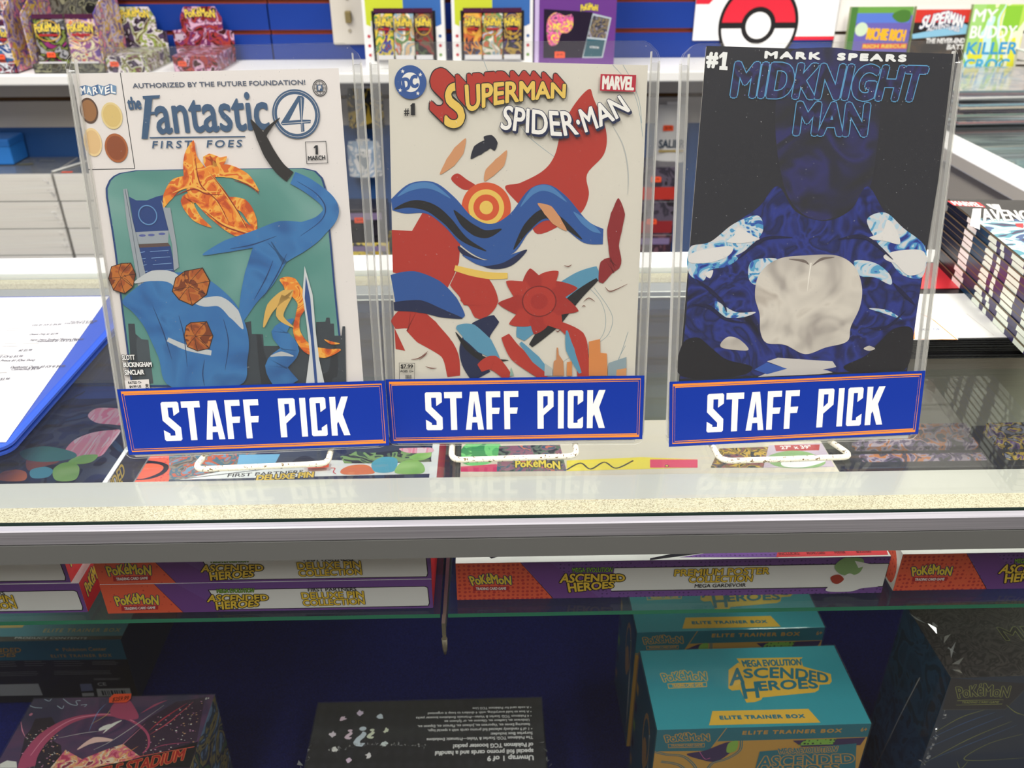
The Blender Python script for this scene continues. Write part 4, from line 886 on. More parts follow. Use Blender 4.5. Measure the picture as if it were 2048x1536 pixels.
# trainer boxes
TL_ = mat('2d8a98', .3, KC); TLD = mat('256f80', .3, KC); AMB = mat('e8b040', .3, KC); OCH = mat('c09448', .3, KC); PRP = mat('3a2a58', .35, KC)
def et_top(A, W, H):
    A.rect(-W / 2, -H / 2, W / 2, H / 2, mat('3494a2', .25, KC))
    pk_logo(A, [(-805,165),(-378,174),(-390,74),(-790,74)], mat('3494a2', .25, KC), AMB, 9, 3); A.poly([(-767,49),(-395,54),(-406,-2),(-768,-10)], AMB)
    q = [(-762,39),(-404,45),(-411,6),(-761,-1)]; A.poly(q, mat('3494a2', .25, KC)); A.text('TRADING CARD GAME', [(-727,39),(-435,45),(-440,10),(-728,5)], AMB, 1.6)
    A.poly([(-41,328),(598,319),(574,298),(564,201),(3,205),(-25,263)], AMB); A.text('MEGA EVOLUTION', [(-2,302),(572,298),(552,225),(-1,222)], TLD, 4)
    A.poly([(-155,190),(-38,277),(14,205),(566,206),(795,106),(772,18),(741,-12),(642,-18),(616,-77),(570,-102),(72,-142),(54,-168),(-10,-191),(-90,-195),(-109,-48),(-185,-54),(-213,-27)], AMB)
    A.text('A', [(-128,189),(-9,220),(-49,35),(-189,6)], TLD, 6); A.text('SCENDED', ([*[(-28,92),(263,82),(526,54),(735,-1)]], [*[(-14,192),(301,205),(565,171),(763,108)]]), TLD, 6)
    A.text('H', [(-79,32),(71,37),(41,-141),(-94,-149)], TLD, 6); A.text('EROES', ([*[(71,-64),(328,-56),(619,-53)]], [*[(77,39),(361,47),(633,51)]]), TLD, 6)
    A.poly([[(-423,-278),(449,-285),(506,-436),(-488,-428)][k] for k in range(4)], AMB); A.text('ELITE TRAINER BOX', [(-373,-370),(386,-379),(-364,-334)], TLD, 4, space=1.15)
def et_front(A, W, H):
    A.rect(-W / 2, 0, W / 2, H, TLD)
    q = [(-955,1415),(-462,1400),(-340,1728),(753,1710),(796,1526),(-393,1527)]; y_ = lambda k: q[k][1]
    A.poly([(-W / 2, y_(0)), (q[1][0], y_(1)), (q[5][0] - 10, y_(5)), (W / 2, y_(4)), (W / 2, 0), (-W / 2, 0)], OCH)
    A.line([q[1], q[2]], 9, OCH); A.line([(-W / 2, y_(0)), q[1]], 8, OCH)
    pk_logo(A, [(-883,1626),(-492,1627),(-475,1539),(-857,1538)], TLD, OCH, 9, 3); A.poly([(-845,1513),(-513,1510),(-509,1456),(-836,1460)], OCH); A.poly([(-839,1507),(-517,1502),(-515,1464),(-832,1468)], TLD); A.text('TRADING CARD GAME', [(-816,1478),(-532,1475),(-818,1503)], OCH, 1)
    A.text('ELITE TRAINER BOX', [(-187,1611),(701,1602),(-193,1656)], OCH, 3.5, space=1.25); A.text('6+', [(875,1603),(931,1605),(865,1652)], OCH, 1.5)
    # curling ribbons of teal, purple and green below the band
    top = y_(1)
    A.blob([(-663,1371),(-502,1413),(-316,1515),(-232,1498),(-266,1377),(-385,1258),(-522,1289)], PRP); A.blob([(-298,1501),(-219,1527),(-219,1400),(-299,1379)], mat('86b04a', .35, KC))
    for s_ in ([(-964,1422),(-845,1375),(-693,1343),(-581,1217),(-534,1087)], [(-187,1533),(-186,1398),(-289,1291),(-416,1234),(-466,1084)], [(-887,1282),(-715,1223),(-599,1065)]):
        A.line(s_, 26, TLD, sm=True); A.line(s_, 8, OCH, sm=True)
    A.line([(-550,1403),(-490,1300),(-441,1311)], 6, mat('c060a0', .35, KC), sm=True)
    A.poly([(278,1512),(938,1523),(908,1421),(375,1421)], PRP); A.poly([(392,1519),(673,1518),(653,1445),(338,1443)], dots('7fb24a', '2c3a2a', 260, .3, KC))
    A.poly([(0,1377),(869,1448),(1022,932),(-14,984)], TLD)
    A.text('MEGA EVOLUTION', [(161,1412),(706,1416),(702,1344),(192,1336)], TLD, 2, 7, OCH); A.text('ASCENDED', [(9,1309),(864,1304),(899,1191),(15,1147)], TLD, 4, 10, OCH); A.text('HEROES', [(121,1170),(754,1173),(782,1074),(150,1028)], TLD, 4, 10, OCH)
    rr = random.Random(5)
    for k in range(9): x_ = rr.uniform(-W / 2 + 60, W / 2 - 200); y2 = rr.uniform(30, top - 560); A.line([(x_, y2), (x_ + 160, y2 + 140), (x_ + 330, y2 + 60)], (4, 44, 4), rr.choice((PRP, TLD, mat('86b04a', .35, KC))), sm=True)
def et_left(A, W, H):
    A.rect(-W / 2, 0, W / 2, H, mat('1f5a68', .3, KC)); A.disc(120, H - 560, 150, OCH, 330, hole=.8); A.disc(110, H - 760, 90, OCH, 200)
    for k in range(5): A.rect(-W / 2 + 20, H - 520 - k * 260, -W / 2 + 110, H - 400 - k * 260, (AMB, PRP, mat('86b04a', .35, KC), BLACK, OCH)[k])
GE = 'teal trainer boxes in the lower case'
for n_, l_ in (('ET2', 'teal and amber trainer box behind its twin, shaded under the glass shelf'), ('ET1', 'teal and amber trainer box standing in front of its twin, brightly lit lid')):
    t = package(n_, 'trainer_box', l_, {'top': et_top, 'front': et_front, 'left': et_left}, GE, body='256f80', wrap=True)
    h = POSE[n_][6]; w = POSE[n_][4] / 2; d = POSE[n_][5] / 2
    m = MB().tube([(-w - .0015, -d * .6, h - .03), (-w - .0018, -d * .8, h - .075), (-w - .0015, -d * .95, h - .15)], .0005, CREASE, 5); m.build('film_seam', t)
def dark_front(A, W, H):
    A.rect(-W / 2, 0, W / 2, H, mat('3a4352', .35, KC)); OL = mat('8f9458', .35, KC); BL = mat('4a6a98', .35, KC)
    A.poly([(-W / 2, H)] + [(-258,1968),(-390,1643),(-980,1665)], mat('3c3c40', .35, KC)); A.line([(-980,1665),(-390,1643),(-245,1979)], 3, mat('6a6a58', .35, KC))
    pk_logo(A, [(-927,1953),(-425,1941),(-410,1799),(-865,1809)], mat('3c3c40', .35, KC), OL, 6, 2); A.frame([(-871,1779),(-446,1773),(-440,1715),(-863,1721)], 4, OL); A.text('TRADING CARD GAME', [(-822,1741),(-478,1731),(-829,1767)], OL, .8)
    for s_, m_ in (([(-974,1365),(-782,1553),(-586,1645)], OL), ([(-1049,1243),(-728,1477),(-475,1611)], BL), ([(-1036,1115),(-639,1398),(-375,1557)], BL), ([(-1004,904),(-634,1247),(-284,1479)], OL), ([(-963,955),(-585,1193),(-217,1426)], BL), ([(-127,1296),(-408,1184),(-601,987),(-447,940),(-13,955)], OL), ([(-399,1703),(-285,1601),(-167,1547)], OL), ([(-659,938),(-596,829),(-552,932)], OL)):
        A.line(s_, (3, 9, 3), m_, sm=True)
def dark_top(A, W, H):
    A.rect(-W / 2, -H / 2, W / 2, H / 2, busy(['2c2a2a', '363333', '454240', '2e2c2c', '4a4644', '2c2a2a'], 34, 19, KC, .3, 3.2))
    A.text('MEGA', [(x + 0, y) for x, y in [(-272,-40),(478,-35),(-202,119)]], mat('2c2a2a', .35, KC), 3, 4, mat('8f9458', .35, KC))
dk = package('DRK', 'card_set_box', 'tall charcoal and navy box in crumpled film at the right end of the case floor', {'front': dark_front, 'top': dark_top, 'left': lambda A, W, H: A.rect(-W / 2, 0, W / 2, H, busy(['16304a', '1d3d5c', '24486a', '182e44'], 24, 20, KC, .3, 2.5))}, None, '2c2a2a', wrap=True)
w, d, h = [v / 2 for v in POSE['DRK'][4:6]] + [POSE['DRK'][6]]
crinkle(dk, 'bunched_film', [(-w + .006, d * .55, h + .001), (-w + .011, d * .1, h + .002), (-w + .013, -d * .4, h + .001), (-w + .002, -d * .95, h + .001)], .008, 3)
crinkle(dk, 'bunched_film', [(-w + .004, -d - .001, h - .04), (-w + .002, -d - .001, h - .1), (-w + .002, -d - .001, h - .19)], .003, 4)
m = MB().tube([(-w - .0018, -d * .2, h - .04), (-w - .0022, 0, h - .1), (-w - .0016, d * .3, h - .2)], .0006, CREASE, 5); m.build('film_seam', dk)
# black surprise box lying upside down to the viewer
PAST = [mat(c, .35, 1.25) for c in ('e8c8d8', 'd8c8ec', 'c8d4f0', 'e0d4f0', 'd8e4c8', 'f0f0dc', 'd4e8ec', 'e6c8e0', 'e6dcf4')]
def sur_top(A, W, H):
    A.rect(-W / 2, -H / 2, W / 2, H / 2, mat('26262a', .35, KC))
    for k in range(20):
        for j in range(9): A.poly([(-W / 2 + 60 + k * 118, -H / 2 + 70 + j * 140), (-W / 2 + 100 + k * 118, -H / 2 + 120 + j * 140), (-W / 2 + 60 + k * 118, -H / 2 + 170 + j * 140), (-W / 2 + 20 + k * 118, -H / 2 + 120 + j * 140)], mat('2c2c31', .35, KC)); A.k -= .14
    A.up()
    WT = mat('f0f0f0', .35, 1.25)
    for s_, q, b_ in (('Unwrap 1 of 9', [(1045,-48),(596,-45),(1044,-102)], 3), ('special foil promo cards and a handful', [(1047,22),(84,25),(1046,-25)], 2.6), ('of Pokémon TCG booster packs!', [(1049,95),(258,98),(1048,50)], 2.6),
                      ('The Pokémon TCG: Scarlet & Violet—Prismatic Evolutions', [(1051,174),(-9,180),(1051,141)], 1.2), ('Surprise Box includes:', [(1050,223),(630,225),(1050,192)], 1.2),
                      ('• 1 of 9 randomly selected foil promo cards with a special logo,', [(1049,276),(-4,284),(1049,245)], .9), ('featuring Eevee ex, Vaporeon ex, Jolteon ex, Flareon ex, Espeon ex,', [(1029,329),(-108,337),(1030,299)], .9), ('Umbreon ex, Leafeon ex, Glaceon ex, or Sylveon ex', [(1026,381),(159,389),(1027,354)], .9),
                      ('• 4 Pokémon TCG: Scarlet & Violet—Prismatic Evolutions booster packs', [(1050,431),(-132,440),(1050,404)], .9), ('• A box to hold everything, with 4 dividers to keep it organized', [(1052,483),(-13,492),(1053,457)], .9), ('• A code card for Pokémon TCG Live', [(1053,537),(445,541),(1054,511)], .9)):
        A.text(s_, q, WT, b_)
    for q, m_ in (([(-623,106),(-731,105),(-646,329)], PAST[2]), ([(-763,194),(-827,194),(-777,300)], PAST[0]), ([(-542,195),(-606,195),(-553,301)], PAST[4])): A.text('?', [(q[0][0], q[2][1]), (q[1][0], q[2][1]), (q[0][0], q[0][1])], m_, 6)
    rr = random.Random(2)
    for k, (x_, y_) in enumerate([(-879,440),(-708,510),(-504,450),(-955,252),(-422,281),(-906,71),(-429,129),(-752,-46),(-566,-10)]):
        pts = [(x_ + rr.uniform(16, 44) * math.cos(a * math.pi / 6), y_ + rr.uniform(16, 44) * math.sin(a * math.pi / 6)) for a in range(12)]; A.poly(pts, PAST[k])
su = package('SUR', 'card_set_box', 'flat black box with white upside down text lying on the navy case floor', {'top': sur_top, 'front': lambda A, W, H: A.rect(-W / 2, 0, W / 2, H, mat('26262a', .35, KC))}, None, '26262a', wrap=True)
w, d, h = [v / 2 for v in POSE['SUR'][4:6]] + [POSE['SUR'][6]]
crinkle(su, 'bunched_film', [(-w + .02, .005, h + .0012), (-w + .05, .011, h + .0014), (.0, .008, h + .0014)], .0022, 5)
crinkle(su, 'bunched_film', [(-w, .01, h + .001), (-w - .004, -.01, h - .006), (-w - .002, -.03, h - .01)], .006, 6)
crinkle(su, 'bunched_film', [(w, .01, h + .001), (w + .003, -.01, h - .006), (w, -.03, h - .004)], .005, 7)
# violet night city box
CITYW = busy(['2a2030', '332838', '2a2030', '3a2c3c', 'd8b890', '2a2030'], 240, 21, KC, .3, .2, True, (1, 1.6, 1), 0, .2, .8)
def city_top(A, W, H):
    A.rect(-W / 2, -H / 2, W / 2, H / 2, busy(['3a3450', '4a3a58', '5a3c5c', '3c3050', '6a4464'], 16, 22, KC, .3, 1.2, False))
    PK = mat('a84868', .35, KC); PKL = mat('d88aa0', .35, KC); LW = mat('f0e4dc', .35, 1.2)
    A.poly([(-682,-188),(-775,161),(-755,227),(-769,356),(-619,372),(-515,260),(-490,100),(-390,46),(-264,-201)], mat('2c222e', .35, KC)); A.poly([(312,317),(530,520),(803,570),(870,61),(496,-223),(181,29)], mat('38263a', .35, KC))
    rr = random.Random(8)
    for k in range(90):
        u, v = rr.random(), rr.random()
        for q in ([(-787,188),(-549,288),(-286,-200),(-671,-189)], [(359,343),(795,556),(841,10),(402,-104)]):
            x_ = (q[0][0] * (1 - u) + q[1][0] * u) * (1 - v) + (q[3][0] * (1 - u) + q[2][0] * u) * v; y_ = (q[0][1] * (1 - u) + q[1][1] * u) * (1 - v) + (q[3][1] * (1 - u) + q[2][1] * u) * v
            s_ = rr.uniform(3, 10); A.rect(x_, y_, x_ + s_ * 1.8, y_ + s_, rr.choice((LW, mat('e0b080', .35, 1.2), mat('c890b0', .35, KC)))); A.k -= .14
    A.up()
    A.poly([(-863,-142),(-817,-106),(-724,-121),(-687,-188),(-843,-184)], LW); A.poly([(-382,-197),(-325,-7),(-130,-113),(47,-18),(188,42),(402,-104),(121,-212)], busy(['b03a5c', 'd06a80', 'e0a070', 'f0c8b0', '8a2c4c'], 120, 23, KC, .3, 1.0))
    A.line([(-602,-191),(-629,-49),(-585,142),(-453,299),(-261,375),(-35,375),(183,300),(363,167),(434,22),(410,-67)], (150, 150, 140, 90, 40, 26, 24, 22, 20, 14), PK, sm=True); A.line([(-624,-62),(-569,155),(-420,325),(-218,381),(-15,382),(208,293)], (6, 12, 8, 6), PKL, sm=True)
    A.blob([(-82,439),(-68,524),(27,578),(149,461),(228,333),(96,323),(-33,368)], PK)
    for s_, w_, m_ in (([(-190,197),(-192,401),(-155,512)], 7, mat('6a9ac8', .35, KC)), ([(381,180),(478,326),(650,503)], 16, mat('b03444', .35, KC)), ([(405,140),(547,283),(703,515)], 12, mat('c85060', .35, KC)), ([(231,388),(335,483),(441,544)], 26, PK), ([(-62,-15),(74,84),(265,291),(428,481)], 5, LW), ([(-199,278),(-101,370),(-82,439)], 5, mat('d8c070', .35, KC)), ([(121,-212),(234,-87),(340,12)], 9, mat('e09040', .35, KC)), ([(67,-181),(156,-21),(243,131),(319,262)], 6, PKL), ([(-446,125),(-246,172),(-78,194)], 4, LW), ([(-889,325),(-833,229),(-768,148)], 10, PKL), ([(473,-31),(577,18),(809,43)], 8, PK)):
        A.line(s_, (2, w_, 2), m_, sm=True)
    for s_ in ([(-782,588),(-726,564),(-715,593)], [(-599,589),(-502,522),(-427,506),(-459,557),(-415,562)], [(-899,517),(-829,489),(-758,482)], [(-620,504),(-558,467),(-556,502)], [(-392,505),(-337,510),(-349,482)]): A.line(s_, 7, mat('a8b8c8', .35, KC), sm=True)
    A.disc(*[(-831,406)][0], 16, mat('c07890', .35, KC))
    A.disc(*[(-49,233)][0], 60, LW, 26, rot=.5); A.line([(-45,166),(9,258),(79,310)], (4, 40, 6), LW, sm=True); A.line([(-215,-10),(-103,89),(74,84)], (10, 70, 20), mat('e0b8b0', .35, KC), sm=True)
    A.poly([(14,-209),(456,-106),(885,47),(889,-43),(892,-234)], BLACK); A.line([(220,-136),(868,-10)], 7, mat('c85a4a', .35, KC))
    A.text('BATTLE STADIUM', [(-129,-272),(793,-30),(803,-151),(-101,-392)], mat('9a1a1a', .35, KC), 4, 4, mat('e8804a', .35, KC), shear=0)
    A.text('6+', [(815,535),(853,539),(808,561)], LW, 1)
ct = package('CTY', 'card_set_box', 'violet box printed with a city at night, front left on the case floor', {'top': city_top, 'right': lambda A, W, H: A.rect(-W / 2, 0, W / 2, H, busy(['6a8ab4', '8aa8cc', '4a5a6a', 'a89a5a', '38384a', '5a7a4a'], 26, 24, KC, .3, 1.6))}, None, '4a3a58', wrap=True)
sticker(ct, [(-135,566),(-109,618),(65,618),(81,555),(52,509),(-115,511)], '$259.99', [(-91,524),(61,540),(-107,573)], (0, 0, POSE['CTY'][6]), (1, 0, 0), (0, 1, 0), lift=.0022)
# black backed trainer box lying on its side
def etl_front(A, W, H):
    A.rect(-W / 2, 0, W / 2, H, mat('1c1a18', .35, KC)); A.poly([(-W / 2, H)] + [(W / 2, H)] + [(W / 2, [(917,658)][0][1]), (-W / 2, [(-452,680)][0][1])], mat('1d5566', .35, KC))
    DG = mat('a07c3c', .35, KC); GY = mat('8a8a88', .35, KC)
    A.text('ASCENDED', [(-698,863),(-173,866),(-183,798),(-717,801)], DG, 2, 3, BLACK); A.text('HEROES', [(-648,783),(-242,789),(-268,731),(-664,731)], DG, 2, 3, BLACK)
    A.text('Pokémon Center', [(283,802),(760,800),(296,854)], DG, 1); A.disc(*[(220,829)][0], 16, DG, n=12)
    A.text('ELITE TRAINER BOX', [(127,710),(795,706),(138,752)], DG, 1.2, space=1.3)
    rr = random.Random(9)
    for q in ([(-460,653),(-261,654),(-289,555),(-488,555)], [(-194,654),(52,653),(27,560),(-211,561)], [(135,646),(476,642),(453,549),(116,549)], [(560,635),(854,632),(839,565),(545,571)], [(-506,493),(-48,494),(-69,413),(-529,414)], [(102,496),(735,487),(739,418),(83,422)], [(516,369),(843,366),(836,333),(512,336)]):
        for k in range(3):
            v = k / 3; a_ = (q[0][0] + (q[3][0] - q[0][0]) * v, q[0][1] + (q[3][1] - q[0][1]) * v); b_ = (q[1][0] + (q[2][0] - q[1][0]) * v - rr.uniform(0, 60), q[1][1] + (q[2][1] - q[1][1]) * v); A.line([a_, b_], 3, GY)
    A.poly([(-562,302),(-127,304),(-126,114),(-615,116)], mat('8c8c8c', .35, KC)); A.poly([(337,286),(468,288),(466,176),(327,166)], mat('5a5e78', .35, KC)); A.poly([(325,138),(461,140),(453,86),(319,84)], mat('8c8c8c', .35, KC)); A.poly([(506,203),(885,204),(882,80),(495,76)], mat('90908e', .35, KC))
    b0 = [(552,95),(820,172)]; barcode(A, b0[0][0], b0[0][1], b0[1][0] - b0[0][0], b0[1][1] - b0[0][1], seed=6)
    A.text('CE', [(540,252),(634,255),(552,302)], GY, 1.2)
def etl_top(A, W, H):
    A.rect(-W / 2, -H / 2, W / 2, H / 2, mat('2a5a66', .35, KC)); DG = mat('8a7440', .35, KC); A.poly([(-W / 2, -H / 2), (W / 2, -H / 2)] + [(1003,-798),(-405,-779)], mat('1c1a18', .35, KC))
    A.text('ELITE TRAINER BOX', [(40,-723),(891,-734),(16,-671)], DG, 1.5, space=1.3); A.text('PRODUCT CONTENTS', [(-228,-814),(568,-838),(-241,-788)], mat('8a8a88', .35, KC), .8)
    A.poly([(-505,-574),(-209,-555),(-223,-647),(-469,-648)], DG)
package('ETL', 'trainer_box', 'black backed trainer box lying on its side at the far left of the case floor', {'front': etl_front, 'top': etl_top, 'right': lambda A, W, H: A.rect(-W / 2, 0, W / 2, H, mat('1c2430', .35, KC))}, GE, '1c1a18', wrap=True)
# small things at the back of the shelf, under the counter glass on the right
for k, (x, y, w_, d_, h_, c_, l_) in enumerate(((.395, .628, .125, .07, .022, ['26262c', '5a4a6a', '9a8a9a', 'b06a3a', '34344a'], 'dark card pack tray at the back of the shelf, left of the violet tray'), (.530, .628, .125, .07, .022, ['3a2a5a', '6a4a8a', 'c8a83a', '2a2a2e', '8a8aa0'], 'violet and gold card pack tray at the back of the shelf by the right edge'))):
    t = thing('card_pack_tray', l_, 'box', (x, y + .045, -.121), 0, 'card pack trays at the back of the shelf')
    m = MB(); m.box((-w_ / 2, -d_ / 2, 0), (w_ / 2, d_ / 2, .02), mat('2a2a2c', .4), .001, 1); m.build('tray', t)
    for j in range(3): m = MB(); m.box((-w_ / 2 + .004, -.026 + j * .018, .002), (w_ / 2 - .004, -.014 + j * .018, h_ + j * .005), busy(c_, 60, 30 + k * 3 + j, KC, .25, 1.6), .002, 1); m.build('card_pack', t)

# ---------------------------------------------------------------- on the counter: binder, papers, folders, books
def binder():
    t = thing('ring_binder', 'slim blue vinyl binder holding a printed price list, left end of the counter', 'binder', (0, 0, 0))
    VB = mat('3a5cc4', .3, 1.0); VB2 = mat('3050ae', .3, 1.0)
    def outl(d): return rounded(.232 - 2 * d, .280 - 2 * d, .013, 6, -.4680, .6630)
    m = MB(); m.prism(outl(0), .0002, .0022, VB2); m.build('back_cover', t)
    m = MB(); m.prism(outl(.0006), .0040, .0062, VB); m.build('front_cover', t)
    m = MB(); m.prism(rounded(.224, .272, .006, 4, -.4700, .6630), .0022, .0040, mat('e6e2da', .6)); m.build('inner_pages', t)
    m = MB(); m.tube([(x, y, .0059) for x, y in outl(.003)], .0005, VB, 6, closed=True); m.build('welded_rim', t)
    A = Art(); A.poly([(-5780, 5330), (-3571, 5330), (-3851, 8000), (-5780, 8000)], mat('f3efe8', .5, 1.15))
    G = mat('9a948c', .6, 1.0); G2 = mat('5c5650', .6, 1.0)
    rr = random.Random(3)
    for y_, xr, s_ in ((352, 560, None), (365, 600, None), (383, 350, None), (398, 400, None), (418, 270, None), (434, 260, None), (480, 640, 'Saw #2 (Of 4) $4.99'), (492, 615, 'Line #4 (Of 4) $4.99'), (503, 400, 'Line #1 (Of 3) $4.99'), (524, 160, None), (540, 150, None), (566, 380, 'Omens Duty #1 $3.99'), (603, 552, 'Super Hero Student Missions Harvest'), (613, 508, 'Sourcebook #1 (Of 5) $3.99'), (627, 262, None), (645, 120, None), (674, 205, '#2 $5.99'), (702, 60, None), (717, 143, '#2 (Of 6) $3.99'), (743, 225, 'Prince #1 (One Shot)'), (787, 425, 'Dustbound Queen #3 (Of 4) $4.99'), (801, 258, 'Connected) $4.99'), (822, 45, None), (868, 55, '$3.99')):
        k = 1 + .0009 * (y_ - 400); h_ = 11 * k
        if s_:
            w_ = len(s_) * 8.6 * k; q = IQ(xr - w_, xr, y_, h_); A.text(s_, q, G2, .6)
        else:
            for seg in range(3):
                a_ = xr - 360 + seg * 125; q = IQ(a_, min(xr, a_ + rr.uniform(80, 118)), y_ - 4, h_); A.line(q[:2], 9 * k, mat('c9c4bc', .6, 1.0)); A.k -= .14
    A.up()
    A.build('price_list', t, (0, 0, .0066), (1, 0, 0), (0, 1, 0))
    m = MB(); m.box((-.580, .532, .0071), (-.358, .801, .0074), clear('vinyl_sleeve', (.98, .98, .98), .05, .1, .02)); m.build('clear_sleeve', t)
def IQ(xa, xb, y_, h_):
    H = GZ_H
    f = lambda u, v: ((H[0][0] * u + H[0][1] * v + H[0][2]) / (H[2][0] * u + H[2][1] * v + 1) , (H[1][0] * u + H[1][1] * v + H[1][2]) / (H[2][0] * u + H[2][1] * v + 1))
    return [f(xa, y_), f(xb, y_ - (xb - xa) * .02), f(xa, y_ - h_)]
GZ_H = [[1.69443, -0.0214098, -5591.21], [-0.0381866, -0.826707, 9349.01], [9.34352e-07, 0.000434334]]
binder()
FOLD = mat('1b1b1d', .35, 1.0)
for k in range(5):
    z = .0003 + k * .0037; o = rounded(.31 - .004 * (k % 2), .185 - .003 * ((k * 7) % 3), .004, 3, .487 + .0015 * ((k * 3) % 4), .7495 + .001 * (k % 2))
    t = thing('document_folder', ('lowest', 'second lowest', 'middle', 'second highest', 'highest')[k] + ' of the five thin black folders stacked right of the rightmost toploader', 'folder', (0, 0, 0), 0, 'black folders stacked on the counter')
    m = MB(); m.prism(o, z, z + .0013, FOLD); m.build('back_cover', t); m = MB(); m.prism(o, z + .0022, z + .0034, FOLD); m.build('front_cover', t)
    m = MB(); m.prism([((x - .487) * .985 + .487, (y - .7495) * .98 + .7495) for x, y in o], z + .0013, z + .0022, mat('8f8d88', .6)); m.build('sheets', t)
m = MB(); m.box((.335, .6600, .01865), (.640, .7555, .0191), mat('f0ebe2', .6, 1.15)); o = m.build('paper_sheet'); tag(o, 'white paper sheet lying on the black folders, partly under the book stack', 'paper')
t = thing('sign_card', 'white card with an orange drawn border lying on the paper sheet', 'card', (0, 0, 0))
A = Art(); q = [(3742,7132),(3974,7026),(3996,6567),(3376,6566)]; A.poly(q, mat('f6f1e6', .5, 1.15)); A.line([(3872,7179),(3957,6971),(3981,6566),(3611,6580)], 12, mat('e8853a', .5), closed=True)
A.text('OR', [(3871,6752),(3932,6754),(3880,6788)], mat('4a5a80', .5, 1.0), .8); A.text('FOR', [(3757,6746),(3843,6750),(3767,6784)], mat('4a5a80', .5, 1.0), .8); A.line([(3812,6703),(3850,6706)], 3, mat('4a5a80', .5, 1.0)); A.line([(3879,6705),(3930,6678)], 3, mat('4a5a80', .5, 1.0))
A.line([(4089,7081),(4322,7086),(4342,6638),(3996,6643)], 2, mat('c9c0b6', .5, 1.0))
A.build('card_face', t, (0, 0, .0192), (1, 0, 0), (0, 1, 0))
m = MB(); m.box((.36, .7680, .0188), (.470, .8350, .0194), mat('d8343c', .4, 1.1)); o = m.build('red_leaflet'); tag(o, 'red leaflet lying on the black folders behind the paper sheet', 'leaflet')
# stacked trade paperbacks
NB = 11; bx, by, bz, byaw, bw, bd, bh = POSE['BOK']; th = bh / NB
ORD = ['lowest', 'second lowest', 'third lowest', 'fourth lowest', 'fifth lowest', 'middle', 'fifth from the top', 'fourth from the top', 'third from the top', 'second from the top', 'topmost']
ARTB = busy(['1d1d3a', '2e4a7a', '9cc8c8', 'e0ecdc', '4a8a98', '2a2a50', 'c8dcd0'], 12, 40, 1.1, .25, 2.4, True, (1, 2.2, 1), lo=.25, hi=.75); SPN = busy(['1b1b2e', '26465f', '2e2a52', 'dfe6d6', '3a3258', '1b1b2e', 'eaf0e2'], 14, 41, 1.1, .3, .8, True, (1, 1.6, .4), lo=.3, hi=.75); BKB = mat('1b1a1c', .3, 1.0); BKW = mat('efeae0', .35, 1.15)
book0 = None
def book_parts(t):
    w, d, h = bw, bd, th
    m = MB(); m.box((-w / 2 + .001, -d / 2, .0004), (w / 2, d / 2, h - .0004), mat('d9d2c4', .7)); m.build('pages', t)
    m = MB(); m.box((-w / 2, -d / 2, h - .0004), (w / 2, d / 2, h), BKB); m.box((-w / 2, -d / 2, 0), (w / 2, d / 2, .0004), mat('8a8468', .4)); m.build('cover', t)
    A = Art(); W, D, H = w * 1e4, d * 1e4, h * 1e4
    A.rect(-D / 2, 0, D / 2, H, SPN); A.rect(-D / 2, 0, -D / 2 + 520, H, BKB); A.rect(-D / 2 + 520, 0, -D / 2 + 730, H, BKW); A.rect(-D / 2 + 730, 0, -D / 2 + 1020, H, mat('1f3a50', .3, 1.0)); A.rect(-D / 2, H - 14, D / 2, H, mat('6a5c40', .4, 1.0))
    A.build('spine_print', t, (-w / 2 - .0002, 0, 0), (0, -1, 0), (0, 0, 1))
for k in range(NB):
    t = thing('comic_paperback', ORD[k] + ' paperback in the neat stack of black spined comic collections at right', 'book', (bx + .0006 * math.sin(k * 2.3), by + .0008 * math.cos(k * 3.1), bz + k * th), R(byaw), 'stacked comic paperbacks')
    if book0 is None: book_parts(t); book0 = t
    else:
        for c in list(book0.children): o = c.copy(); col.objects.link(o); o.parent = t
A = Art(); W, D = bw * 1e4, bd * 1e4
A.poly([(-W / 2, D / 2), (W / 2, D / 2), (W / 2, D / 2 - 560), (-W / 2 + 250, D / 2 - 560), (-W / 2 + 250, -D / 2), (-W / 2, -D / 2)], BKB)
A.rect(-W / 2 + 10, -D / 2, W / 2, D / 2 - 620, ARTB); A.poly([(-W / 2, D / 2), (-W / 2, D / 2 - 480), (-W / 2 + 330, D / 2 - 640), (-W / 2 + 360, D / 2 - 200), (W / 2, D / 2 - 180), (W / 2, D / 2)], BKB)
A.poly([(-731,986),(-650,992),(-914,348),(-957,462)], BKW); A.poly([(-890,1226),(-590,1198),(-589,1036),(-882,1076)], REDP); A.text('MARVEL', [(-860,1221),(-608,1190),(-609,1047),(-861,1091)], BKW, 3)
A.text('ALL-NEW', [(-550,1146),(-427,1140),(-481,912),(-541,1006)], BKW, 4); A.text('AVENGERS', [(-659,981),(-47,925),(-84,656),(-776,609)], BKW, 6, 5, BLACK)
A.poly([(-516,551),(-439,556),(-498,419),(-542,446)], REDP)
A.build('cover_print', t, (0, 0, th), (1, 0, 0), (0, 1, 0), .0001)

